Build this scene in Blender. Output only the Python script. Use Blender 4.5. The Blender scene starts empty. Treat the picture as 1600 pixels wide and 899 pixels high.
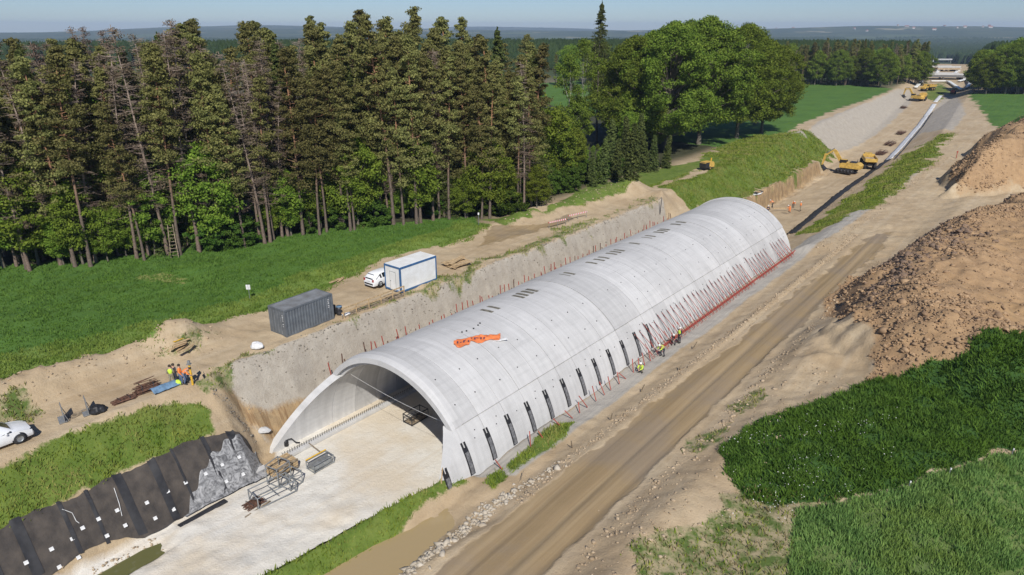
import bpy, bmesh, math, random
import numpy as np
from mathutils import Vector, Matrix, noise as mnoise
random.seed(7); rng = np.random.default_rng(7)
R = math.radians
SC = bpy.context.scene
COL = SC.collection

# ------------------------------------------------------------------ camera, world, sun, exposure
H = 26.0; PITCH = R(20.8); FPX = 1070.0
cam = bpy.data.cameras.new('camera'); camo = bpy.data.objects.new('camera', cam); COL.objects.link(camo)
camo.location = (0, 0, H); camo.rotation_euler = (R(90) - PITCH, 0, 0)
cam.sensor_width = 36; cam.lens = FPX / 1600 * 36; cam.clip_start = 0.5; cam.clip_end = 30000
SC.camera = camo
SUN_EL = R(44); SUN_AZ = R(8)          # azimuth measured from straight behind the camera, + = to the right
sdir = Vector((math.sin(SUN_AZ) * math.cos(SUN_EL), -math.cos(SUN_AZ) * math.cos(SUN_EL), math.sin(SUN_EL)))
W = bpy.data.worlds.new('World'); SC.world = W; W.use_nodes = True
nt = W.node_tree; bg = nt.nodes['Background']
sky = nt.nodes.new('ShaderNodeTexSky'); sky.sky_type = 'NISHITA'; sky.sun_disc = False
sky.sun_elevation = SUN_EL; sky.sun_rotation = math.atan2(sdir.x, sdir.y)
sky.altitude = 800; sky.air_density = 1.0; sky.dust_density = 0.2; sky.ozone_density = 4
tint = nt.nodes.new('ShaderNodeMix'); tint.data_type = 'RGBA'; tint.blend_type = 'MULTIPLY'; tint.inputs[0].default_value = 1; tint.inputs[7].default_value = (.76, .88, 1.12, 1)
nt.links.new(sky.outputs[0], tint.inputs[6]); nt.links.new(tint.outputs[2], bg.inputs[0]); bg.inputs[1].default_value = 0.07
sl = bpy.data.lights.new('sun', 'SUN'); sl.energy = 4.6; sl.angle = R(0.53); sl.color = (1, 0.955, 0.88)
so = bpy.data.objects.new('sun', sl); COL.objects.link(so); so.location = (0, -50, 80)
so.rotation_euler = sdir.to_track_quat('Z', 'Y').to_euler()
vs = SC.view_settings; vs.view_transform = 'Standard'; vs.look = 'None'; vs.exposure = 0.1; vs.gamma = 1; vs.use_curve_mapping = False
SC.render.resolution_x = 1024; SC.render.resolution_y = 575
SC.render.engine = 'CYCLES'
SC.cycles.volume_bounces = 0; SC.cycles.transparent_max_bounces = 8

# ------------------------------------------------------------------ frames: u runs along the motorway, w to its right
TA = math.atan2(0.777, 0.63); TX, TY = math.cos(TA), math.sin(TA); ROT = TA
def UW(u, w, z=0.0): return Vector((TX * u + TY * w, TY * u - TX * w, z))
def toUW(X, Y): return TX * X + TY * Y, TY * X - TX * Y

def _hash(ix, iy, s):
    h = (ix.astype(np.int64) * 374761393 + iy.astype(np.int64) * 668265263 + s * 974634777) & 0x7fffffff
    h = ((h ^ (h >> 13)) * 1274126177) & 0x7fffffff
    return ((h ^ (h >> 16)) & 0xffff) / 65535.0
def vn(x, y, s=0):
    x = np.asarray(x, float); y = np.asarray(y, float)
    ix = np.floor(x); iy = np.floor(y); fx = x - ix; fy = y - iy
    fx = fx * fx * (3 - 2 * fx); fy = fy * fy * (3 - 2 * fy)
    a = _hash(ix, iy, s); b = _hash(ix + 1, iy, s); c = _hash(ix, iy + 1, s); d = _hash(ix + 1, iy + 1, s)
    return (a * (1 - fx) + b * fx) * (1 - fy) + (c * (1 - fx) + d * fx) * fy
def fbm(x, y, s=0, o=4):
    t = 0; a = .5; n = 0
    for i in range(o): t = t + a * vn(x * 2 ** i, y * 2 ** i, s + i * 17); n += a; a *= .5
    return t / n
def sstep(a, b, x):
    t = np.clip((x - a) / (b - a), 0, 1); return t * t * (3 - 2 * t)

# ------------------------------------------------------------------ the lie of the land: cross profiles along u
ST = [
 (-40, [(-49.4,0),(-45.9,-3.3),(-45.4,-3.9),(-43.5,-7),(-34.2,-7),(-31.6,-4.3),(-29.4,-6.0),(-26.9,-6.0),(-25.2,-4.6),(-18.3,-4.2),(-15,-3.6)]),
 (15,  [(-49.4,0),(-45.9,-3.3),(-45.4,-3.9),(-43.5,-7),(-34.0,-7),(-31.3,-4.2),(-29.3,-6.0),(-26.9,-6.0),(-25.2,-4.6),(-18.3,-4.2),(-15,-3.6)]),
 (22,  [(-49.4,0),(-45.9,-3.3),(-45.4,-3.9),(-43.6,-7),(-33.3,-7),(-30.4,-4.0),(-28.6,-5.9),(-26.9,-5.8),(-24.9,-4.5),(-18.3,-4.2),(-15,-3.6)]),
 (24.2,[(-49.7,0),(-48.0,-3.4),(-47.0,-5),(-46.0,-7),(-32.8,-7),(-30.0,-4.0),(-28.4,-5.6),(-26.8,-5.5),(-24.2,-4.3),(-18.3,-4.2),(-15,-3.6)]),
 (29,  [(-49.7,0),(-47.9,-3.6),(-47.0,-5),(-46.3,-7),(-31.0,-7),(-29.3,-4.0),(-28.2,-5.1),(-26.5,-5.2),(-23.9,-4.3),(-18.3,-4.2),(-15,-3.6)]),
 (31.5,[(-49.7,0),(-47.9,-4.6),(-46.6,-5),(-46.1,-7),(-29.0,-7),(-28.9,-4.95),(-28.0,-5.0),(-25.6,-5.0),(-23.4,-4.15),(-18.3,-4.1),(-15,-3.5)]),
 (100, [(-49.7,0),(-47.9,-4.6),(-46.6,-5),(-46.1,-7),(-29.0,-7),(-28.9,-4.95),(-28.0,-5.0),(-25.6,-4.7),(-23.2,-4.0),(-17.9,-3.9),(-14,-3.0)]),
 (103, [(-51.5,0),(-47.3,-4.2),(-44.9,-4.7),(-44.3,-8.0),(-34.6,-7.2),(-27.0,-4.0),(-26.5,-3.9),(-25.2,-3.8),(-22.8,-3.8),(-16.5,-3.8),(-13,-3.0)]),
 (176, [(-55.0,0),(-49.0,-4.2),(-46.6,-4.6),(-45.9,-8.0),(-36.0,-7.0),(-25.8,-3.0),(-25.3,-2.8),(-24.5,-2.8),(-22.0,-2.7),(-14.0,-2.6),(-12,-2.2)]),
 (184, [(-55.3,0),(-49.2,-5.2),(-47.8,-5.9),(-46.0,-7.0),(-36.0,-6.95),(-26.2,-2.9),(-25.6,-2.7),(-24.8,-2.7),(-22.3,-2.6),(-14.0,-2.5),(-12,-2.1)]),
 (230, [(-57.0,0),(-49.5,-6.0),(-48.2,-6.6),(-46.5,-6.8),(-37.0,-6.8),(-27.5,-2.0),(-27.0,-1.9),(-26,-1.9),(-23.5,-1.8),(-14.0,-1.6),(-12,-1.5)]),
 (300, [(-57.5,0),(-50.8,-5.0),(-50.2,-5.3),(-49.0,-5.4),(-39.0,-5.4),(-29.0,-1.2),(-28.0,-1.1),(-27,-1.1),(-24.5,-1.0),(-15.0,-.8),(-12,-.8)]),
 (365, [(-56.0,0),(-51.0,-3.4),(-50.2,-3.6),(-49.0,-3.6),(-34.0,-3.6),(-29.5,-1.8),(-28.0,-1.0),(-27,-.9),(-24.5,-.6),(-15.0,-.3),(-12,-.2)]),
 (430, [(-56.0,0),(-52.0,-1.4),(-50.2,-1.4),(-49.0,-1.4),(-30.0,-1.4),(-29.0,-1.0),(-28.0,-.7),(-27,-.6),(-24.5,-.4),(-15.0,0),(-12,0)]),
 (520, [(-56.0,0),(-52.0,0),(-50.2,0),(-49.0,0),(-30.0,0),(-29.0,0),(-28.0,0),(-27,0),(-24.5,0),(-15.0,0),(-12,0)]),
]
SU = np.array([s[0] for s in ST], float); SWK = np.array([[k[0] for k in s[1]] for s in ST]); SZK = np.array([[k[1] for k in s[1]] for s in ST])
def cshift(u):
    u = np.asarray(u, float); d = np.clip(u - 130, 0, 300); return -(0.00022 * d * d + np.clip(u - 430, 0, None) * 0.132)
BUMPS = [ # u, w, ru, rw, height, power
 (13,-56.6,8.5,1.8,2.0,2), (4,-58.2,7,2.3,1.1,2), (23.6,-56.6,2.4,1.5,1.8,2), (29,-57.5,4,1.5,.35,2),
 (77,-59.5,9,1.7,1.0,2), (91,-57.6,9,2.0,1.6,2), (101,-56.2,3.4,2.0,2.4,2), (58,-62.5,8,1.2,.45,2),
 (70,-13.5,9,3.0,1.1,2), (64,-15,7,2.0,.6,2), (85,-6,12,5,1.2,2),
 (57,-4.5,15,7,1.9,3), (46,-12,5,3.5,.6,2), (37,-14.5,6,2.2,.5,2), (28,-15,7,1.6,.4,2),
 (22,-14.2,7,1.4,.35,2), (102,-50.2,2.0,2.6,1.0,2), (31.5,-27,3,1.2,.3,2)]
HEAPS = [([(60,-9),(64,-13.5),(76,-15.2),(93,-15.6),(112,-12.8),(128,-9.6),(141,-6),(150,4),(130,18),(80,18),(58,4)], 4.6, 6.5),
         ([(146,-15.5),(150,-11),(158,-6),(166,6),(250,8),(243,-12),(228,-16.5),(190,-17.2),(160,-17.6)], 7.5, 7.5)]
def psd_uw(P, u, w):
    d = np.full(np.shape(u), 1e9); ins = np.zeros(np.shape(u), bool); n = len(P)
    for i in range(n):
        ax, ay = P[i]; bx, by = P[(i + 1) % n]; ex, ey = bx - ax, by - ay; t = np.clip(((u - ax) * ex + (w - ay) * ey) / (ex * ex + ey * ey), 0, 1)
        d = np.minimum(d, np.hypot(u - ax - t * ex, w - ay - t * ey)); ins ^= ((ay > w) != (by > w)) & (u < (bx - ax) * (w - ay) / (by - ay + 1e-12) + ax)
    return np.where(ins, d, -d)
def hbase(u, w, bumps=True):
    u = np.asarray(u, float); w = np.asarray(w, float); ww = w - cshift(u)
    i = np.clip(np.searchsorted(SU, u) - 1, 0, len(SU) - 2)
    t = np.clip((u - SU[i]) / (SU[i + 1] - SU[i]), 0, 1)
    kw = SWK[i] * (1 - t[..., None]) + SWK[i + 1] * t[..., None]
    kz = SZK[i] * (1 - t[..., None]) + SZK[i + 1] * t[..., None]
    z = np.where(ww < kw[..., 0], kz[..., 0], kz[..., -1])
    for k in range(kw.shape[-1] - 1):
        a = kw[..., k]; b = kw[..., k + 1]
        f = (ww - a) / np.maximum(b - a, 1e-6)
        z = np.where((ww >= a) & (ww < b), kz[..., k] * (1 - f) + kz[..., k + 1] * f, z)
    z = z + np.where(ww > -12, np.clip((ww + 12) / 60, 0, 1) * 1.0, 0)
    if bumps:
        for (bu, bw, ru, rw, h, p) in BUMPS:
            q = np.abs((u - bu) / ru) ** p + np.abs((w - bw) / rw) ** p
            z = z + h * np.exp(-.9 * q)
    if bumps:
        sel = (u > 52) & (u < 262) & (w > -24) & (w < 30)
        if np.any(sel):
            us, ws = u[sel], w[sel]; jj = (fbm(us * .12, ws * .12, 61) - .5) * 7; add = 0
            for (P, h, wd) in HEAPS:
                s_ = psd_uw(P, us, ws) + jj * np.clip(1, 0, 1); t_ = np.clip((s_ + .8) / wd, 0, 1); add = add + h * (t_ * (1.6 - .6 * t_)) * (.82 + .36 * fbm(us * .09, ws * .14, 63))
            z = z.copy(); z[sel] += add
    X = TX * u + TY * w; Y = TY * u - TX * w; dist = np.hypot(X, Y)
    z = z - sstep(500, 1500, dist) * 30
    return z
def hit(px, py, dz=0.0):
    """where the sight line through a pixel of the photograph meets the ground"""
    v = py - 449.5; a = px - 800
    down = FPX * math.sin(PITCH) + v * math.cos(PITCH); fwd = FPX * math.cos(PITCH) - v * math.sin(PITCH)
    k = np.geomspace(15, 1500, 1600) / fwd
    X = a * k; Y = fwd * k; Z = H - down * k; u, w = toUW(X, Y)
    g = hbase(u, w) + dz; below = np.nonzero(Z < g)[0]
    i = below[0] if len(below) else len(k) - 1
    if i == 0: i = 1
    d0 = Z[i - 1] - g[i - 1]; d1 = Z[i] - g[i]; t = d0 / (d0 - d1) if d0 != d1 else 0
    kk = k[i - 1] + (k[i] - k[i - 1]) * t
    return Vector((a * kk, fwd * kk, H - down * kk))
def hitz(px, py, z):
    v = py - 449.5; a = px - 800
    down = FPX * math.sin(PITCH) + v * math.cos(PITCH); fwd = FPX * math.cos(PITCH) - v * math.sin(PITCH)
    k = (H - z) / down; return Vector((a * k, fwd * k, z))
def at_fwd(px, py, Y):
    v = py - 449.5; a = px - 800
    down = FPX * math.sin(PITCH) + v * math.cos(PITCH); fwd = FPX * math.cos(PITCH) - v * math.sin(PITCH)
    k = Y / fwd; return Vector((a * k, Y, H - down * k))
def gz(X, Y):
    u, w = toUW(np.array([X]), np.array([Y])); return float(hfull(u, w)[0])

# ------------------------------------------------------------------ zone masks
def poly_sd(P, X, Y):
    """signed distance (+ inside) to polygon P"""
    P = np.asarray(P, float); d = np.full(X.shape, 1e9); inside = np.zeros(X.shape, bool)
    n = len(P)
    for i in range(n):
        ax, ay = P[i]; bx, by = P[(i + 1) % n]; ex, ey = bx - ax, by - ay
        px, py = X - ax, Y - ay; t = np.clip((px * ex + py * ey) / (ex * ex + ey * ey + 1e-9), 0, 1)
        d = np.minimum(d, np.hypot(px - t * ex, py - t * ey))
        c = ((ay > Y) != (by > Y)) & (X < (bx - ax) * (Y - ay) / (by - ay + 1e-12) + ax)
        inside ^= c
    return np.where(inside, d, -d)
def pp(*pts): return [tuple(hit(x, y).xy) for x, y in pts]           # pixel outline -> ground outline
def pu(*pts): return [tuple(UW(u, w).xy) for u, w in pts]            # outline in (u, w)
ZONES = {
 'field': [pp((-300,440),(0,418),(270,392),(500,358),(740,338),(758,352),(700,382),(600,405),(530,438),(430,483),(330,503),(240,528),(120,556),(0,590),(-120,622),(-400,700)),
           pp((1160,222),(1235,130),(1300,131),(1398,139),(1362,153),(1310,170),(1262,190),(1230,207),(1200,212)),
           pp((1512,147),(1660,147),(1660,180),(1590,190),(1552,197),(1530,170)),
           pp((700,140),(1000,120),(1160,130),(1180,215),(1120,232),(1050,220),(900,170))],
 'grass': [pu((-60,-49.3),(0,-49.2),(6,-48.8),(12,-49.4),(19.6,-48.9),(21.4,-47.6),(20.6,-46.0),(10,-46.2),(0,-46.2),(-60,-46.3)),
           pu((-60,-32.2),(0,-32.4),(15,-31.9),(22,-30.9),(29.5,-29.8),(30.2,-28.6),(27,-28.8),(22,-28.6),(15,-29.4),(5,-29.3),(-60,-29.4)),
           pp((1032,292),(1080,278),(1110,262),(1150,235),(1265,203),(1306,240),(1240,275),(1150,318),(1076,326),(1060,310)),
           pp((1248,368),(1275,362),(1380,318),(1440,265),(1488,208),(1470,211),(1400,252),(1330,308)),
           pu((34,-27.8),(41,-27.9),(42,-27.0),(38,-26.4),(33,-26.8)), pu((31,-27.9),(33.2,-27.9),(32.6,-26.6),(30.5,-26.8)),
           pp((850,330),(900,300),(1000,270),(1090,250),(1130,228),(1165,214),(1250,206),(1170,230),(1110,260),(1080,268),(1000,285),(900,318),(780,350),(750,345)),
           pp((1440,150),(1472,128),(1482,140),(1465,160))],
 'weeds': [pp((980,850),(1060,815),(1140,800),(1250,790),(1240,899),(1210,960),(1000,960)),
           pp((1120,775),(1180,760),(1260,770),(1330,775),(1250,800),(1140,812)),
           pp((0,640),(40,610),(70,640),(50,660),(0,665)), pp((1140,640),(1180,605),(1200,612),(1150,655)),
           pp((1065,700),(1140,660),(1120,690),(1080,705)),
           pp((220,545),(300,530),(330,520),(300,545)), pp((640,455),(900,350),(930,345),(700,440)), pp((300,590),(420,545),(340,600),(318,612)),
           pu((60,-49.9),(100,-50.6),(100,-51.2),(80,-50.6),(60,-50.6)), pu((33,-50.0),(60,-49.9),(60,-50.5),(40,-50.5))],
 'rank': [pp((1120,705),(1180,655),(1260,630),(1400,588),(1500,556),(1600,522),(1800,470),(1800,640),(1600,705),(1480,735),(1330,780),(1240,788),(1150,770),(1125,735))],
 'crop': [pp((1245,800),(1330,783),(1480,738),(1600,708),(1900,620),(2200,1200),(1300,1200),(1230,899))],
 'mud': [pu((-60,-23.9),(10,-24.2),(30,-23.6),(60,-22.4),(90,-21.8),(112,-21.0),(117,-18.6),(104,-18.0),(60,-18.5),(30,-18.5),(-60,-18.6)),
         pp((765,352),(840,350),(890,336),(900,343),(820,368),(745,384))],
 'spray': [pu((21.8,-50.0),(35,-49.8),(100,-49.7),(99.5,-47),(99,-46),(24.8,-46.3),(24.4,-47.4),(23.6,-48.3)),
           pp((1196,214),(1262,203),(1278,190),(1330,170),(1362,158),(1403,140),(1426,140),(1424,160),(1392,192),(1345,226),(1310,238)),
           pp((1405,236),(1440,208),(1488,205),(1508,180),(1496,150),(1476,150),(1462,168),(1430,205))],
 'floor': [pu((1,-43.6),(24,-43.7),(25.5,-46.2),(102,-46.2),(102,-29),(31,-29),(22,-33),(12,-34),(-2,-34.2),(-1,-38),(6,-40),(7,-42))],
 'strip': [pu((31,-28.8),(110,-28.6),(140,-24.6),(170,-24.8),(165,-24.0),(120,-24.9),(100,-26.2),(60,-26.5),(33,-26.4))],
 'spoil': [pp((1340,610),(1368,580),(1372,540),(1345,505),(1292,492),(1285,465),(1330,432)) + pu((93,-15.0),(112,-12.6),(128,-9.4),(140,-6),(150,4),(130,18),(70,18),(58,6)),
           pu((146.5,-14.5),(150,-10.5),(158,-5.6),(166,6),(250,8),(243,-12),(228,-16.8),(190,-17.5),(162,-17.6))],
 'mlight': [pp((-200,640),(0,592),(120,558),(240,530),(330,505),(430,484),(530,440),(600,407),(700,384),(757,354),(735,345),(660,368),(560,398),(480,430),(380,470),(230,505),(100,535),(-200,600))],
 'cut': [pu((102,-45.4),(140,-46.3),(178,-47.7),(178,-46.0),(140,-44.6),(102,-43.6)), pu((21.5,-49.5),(22.6,-49.0),(24.6,-47.0),(25,-46.3),(31,-46.2),(31,-47.3),(26,-47.6),(24.5,-48.2),(23,-49.9)),
         pu((-60,-43.8),(-2,-43.9),(8,-43.9),(10,-43.2),(8,-42.2),(2,-41.6),(-60,-41.4))],
}
def masks(X, Y, names=None):
    out = {}
    jx = (fbm(X * .35, Y * .35, 3) - .5) * 1.6 + (fbm(X * 1.7, Y * 1.7, 5) - .5) * .5
    jy = (fbm(X * .35, Y * .35, 9) - .5) * 1.6 + (fbm(X * 1.7, Y * 1.7, 11) - .5) * .5
    dist = np.hypot(X, Y); js = np.clip(dist / 80, .5, 3)
    for nme, polys in ZONES.items():
        if names and nme not in names: continue
        m = np.full(X.shape, -1e9)
        k = .35 if nme in ('spray', 'floor', 'cut', 'strip') else 2.2 if nme in ('rank', 'weeds', 'mlight') else 1.5 if nme == 'grass' else 1.0
        for P in polys: m = np.maximum(m, poly_sd(P, X + jx * k * js, Y + jy * k * js))
        width = .5 * np.clip(dist / 60, 1, 8)
        out[nme] = np.clip(.5 + m / (2 * width), 0, 1)
    return out
def hfull(u, w):
    """ground with its roughness"""
    z = hbase(u, w); X = TX * u + TY * w; Y = TY * u - TX * w
    ww = w - cshift(u)
    road = sstep(-24.5, -23.2, ww) * (1 - sstep(-18.6, -17.6, ww)) * (1 - sstep(104, 118, u))
    inn = sstep(-46.2, -45.6, w) * (1 - sstep(-29.6, -29, w)) * sstep(25, 27, u) * (1 - sstep(99, 101, u))
    flat = np.clip(road + inn, 0, 1)
    a = (fbm(u * .25, w * .25, 21) - .5) * .5 + (fbm(u * 1.1, w * 1.1, 22, 3) - .5) * .22
    a = a * np.clip(1 - .93 * flat, 0, 1) * np.clip(1 - dist_far(X, Y), 0, 1)
    rut_ = 0
    for c_ in (-22.5, -20.9, -20.3, -19.1): rut_ = rut_ - .085 * np.exp(-((ww - c_ - .3 * np.sin(u * .045 + c_ * 3)) / .17) ** 2) + .03 * np.exp(-((ww - c_ - .32 - .3 * np.sin(u * .045 + c_ * 3)) / .15) ** 2)
    ruts = road * rut_ + road * (.05 * np.cos((ww + 21.6) * 3.6) * vn(u * .1, ww * .6, 5) * 1.5 - .02 * (vn(u * 1.2, ww * 6, 8)))
    hp = 0
    for (bu, bw, ru, rw, h, p) in BUMPS[:11]:
        hp = hp + np.exp(-.9 * (np.abs((u - bu) / ru) ** p + np.abs((w - bw) / rw) ** p)) * min(1, h * .6)
    for (P, h, wd) in HEAPS: hp = hp + sstep(-.5, 1.5, psd_uw(P, u, w))
    clod = np.clip(hp, 0, 1) * ((fbm(u * .6, w * .6, 31, 4) - .5) * 1.1 + (np.abs(fbm(u * 2.4, w * 2.4, 33, 3) - .5)) * .5)
    # furrows running down the sprayed left slope
    sl_ = sstep(-49.9, -49.0, ww) * (1 - sstep(-47.6, -46.9, ww)) * sstep(23, 25, u) * (1 - sstep(99, 101, u))
    fur = sl_ * ((vn(u * 2.2, w * .15, 41) - .5) * .22)
    gul = sstep(20.8, 22.4, u) * (1 - sstep(24.5, 27, u)) * (ww > -50.5) * (ww < -45.5) * (fbm(u * .8, w * .8, 44) - .6) * 1.3
    wall = sstep(-46.6, -46.0, ww) * (1 - sstep(-44.5, -43.8, ww)) * sstep(102, 104, u) * (1 - sstep(172, 186, u)) * (fbm(u * .9, ww * .5, 46) - .5) * 1.8
    dit = -.5 * sstep(-43.1, -42.6, w) * (1 - sstep(-41.4, -41.0, w)) * (1 - sstep(12.5, 15.5, u))
    return z + a + ruts + clod + fur + gul + wall + dit
def dist_far(X, Y): return sstep(200, 500, np.hypot(X, Y))

# ------------------------------------------------------------------ materials
def new_mat(name):
    m = bpy.data.materials.new(name); m.use_nodes = True; n = m.node_tree; b = n.nodes['Principled BSDF']; return m, n, b
def mat(name, col, rough=.7, metal=0, var=.15, scale=3, bump=0, bscale=20, col2=None, spec=.5, rand=0):
    m, n, b = new_mat(name); L = n.links
    tc = n.nodes.new('ShaderNodeTexCoord'); ns = n.nodes.new('ShaderNodeTexNoise'); ns.inputs['Scale'].default_value = scale; ns.inputs['Detail'].default_value = 6
    L.new(tc.outputs['Object'], ns.inputs['Vector'])
    mx = n.nodes.new('ShaderNodeMix'); mx.data_type = 'RGBA'
    c2 = col2 if col2 else tuple(c * (1 - var * 2) for c in col); c1 = col if col2 else tuple(min(1, c * (1 + var)) for c in col)
    mx.inputs[6].default_value = (*c2, 1); mx.inputs[7].default_value = (*c1, 1)
    mr = n.nodes.new('ShaderNodeMapRange'); mr.inputs[1].default_value = .32; mr.inputs[2].default_value = .68
    L.new(ns.outputs[0], mr.inputs[0]); L.new(mr.outputs[0], mx.inputs[0])
    out = mx.outputs[2]
    if rand:
        oi = n.nodes.new('ShaderNodeObjectInfo'); hv = n.nodes.new('ShaderNodeHueSaturation'); r2 = n.nodes.new('ShaderNodeMapRange')
        r2.inputs[3].default_value = 1 - rand; r2.inputs[4].default_value = 1 + rand
        L.new(oi.outputs['Random'], r2.inputs[0]); L.new(r2.outputs[0], hv.inputs['Value']); L.new(out, hv.inputs['Color']); out = hv.outputs[0]
    L.new(out, b.inputs['Base Color'])
    b.inputs['Roughness'].default_value = rough; b.inputs['Metallic'].default_value = metal; b.inputs['Specular IOR Level'].default_value = spec
    if bump:
        n2 = n.nodes.new('ShaderNodeTexNoise'); n2.inputs['Scale'].default_value = bscale; n2.inputs['Detail'].default_value = 5
        bp = n.nodes.new('ShaderNodeBump'); bp.inputs['Strength'].default_value = 1; bp.inputs['Distance'].default_value = bump
        L.new(tc.outputs['Object'], n2.inputs['Vector']); L.new(n2.outputs[0], bp.inputs['Height']); L.new(bp.outputs[0], b.inputs['Normal'])
    return m
def leaf_mat(name, c1, c2, trans=.35, rand=.25, hue=.02, c3=None):
    m, n, b = new_mat(name); L = n.links; n.nodes.remove(b); out = n.nodes['Material Output']
    geo = n.nodes.new('ShaderNodeNewGeometry'); oi = n.nodes.new('ShaderNodeObjectInfo')
    tc = n.nodes.new('ShaderNodeTexCoord'); ns = n.nodes.new('ShaderNodeTexNoise'); ns.inputs['Scale'].default_value = .9; ns.inputs['Detail'].default_value = 3
    L.new(tc.outputs['Object'], ns.inputs['Vector'])
    ad = n.nodes.new('ShaderNodeMath'); ad.operation = 'MULTIPLY_ADD'; ad.inputs[1].default_value = .45; L.new(geo.outputs['Random Per Island'], ad.inputs[0])
    mr = n.nodes.new('ShaderNodeMapRange'); mr.inputs[1].default_value = .35; mr.inputs[2].default_value = .65; mr.inputs[3].default_value = 0; mr.inputs[4].default_value = .55
    L.new(ns.outputs[0], mr.inputs[0]); L.new(mr.outputs[0], ad.inputs[2])
    mx = n.nodes.new('ShaderNodeMix'); mx.data_type = 'RGBA'; mx.inputs[6].default_value = (*c1, 1); mx.inputs[7].default_value = (*c2, 1); L.new(ad.outputs[0], mx.inputs[0])
    if c3:
        nb_ = n.nodes.new('ShaderNodeTexNoise'); nb_.inputs['Scale'].default_value = .28; nb_.inputs['Detail'].default_value = 6; nb_.inputs['Roughness'].default_value = .65; L.new(tc.outputs['Object'], nb_.inputs['Vector'])
        rb_ = n.nodes.new('ShaderNodeMapRange'); rb_.inputs[1].default_value = .46; rb_.inputs[2].default_value = .66; rb_.inputs[4].default_value = .85; L.new(nb_.outputs[0], rb_.inputs[0])
        m3 = n.nodes.new('ShaderNodeMix'); m3.data_type = 'RGBA'; m3.inputs[7].default_value = (*c3, 1); L.new(rb_.outputs[0], m3.inputs[0]); L.new(mx.outputs[2], m3.inputs[6]); mx = m3
    hv = n.nodes.new('ShaderNodeHueSaturation'); r2 = n.nodes.new('ShaderNodeMapRange'); r2.inputs[3].default_value = 1 - rand; r2.inputs[4].default_value = 1 + rand
    r3 = n.nodes.new('ShaderNodeMapRange'); r3.inputs[3].default_value = .5 - hue; r3.inputs[4].default_value = .5 + hue
    L.new(oi.outputs['Random'], r2.inputs[0]); L.new(r2.outputs[0], hv.inputs['Value']); L.new(oi.outputs['Random'], r3.inputs[0]); L.new(r3.outputs[0], hv.inputs['Hue']); L.new(mx.outputs[2], hv.inputs['Color'])
    d = n.nodes.new('ShaderNodeBsdfDiffuse'); t = n.nodes.new('ShaderNodeBsdfTranslucent'); ms = n.nodes.new('ShaderNodeMixShader'); ms.inputs[0].default_value = trans
    L.new(hv.outputs[0], d.inputs[0]); L.new(hv.outputs[0], t.inputs[0]); L.new(d.outputs[0], ms.inputs[1]); L.new(t.outputs[0], ms.inputs[2]); L.new(ms.outputs[0], out.inputs[0])
    return m

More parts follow.
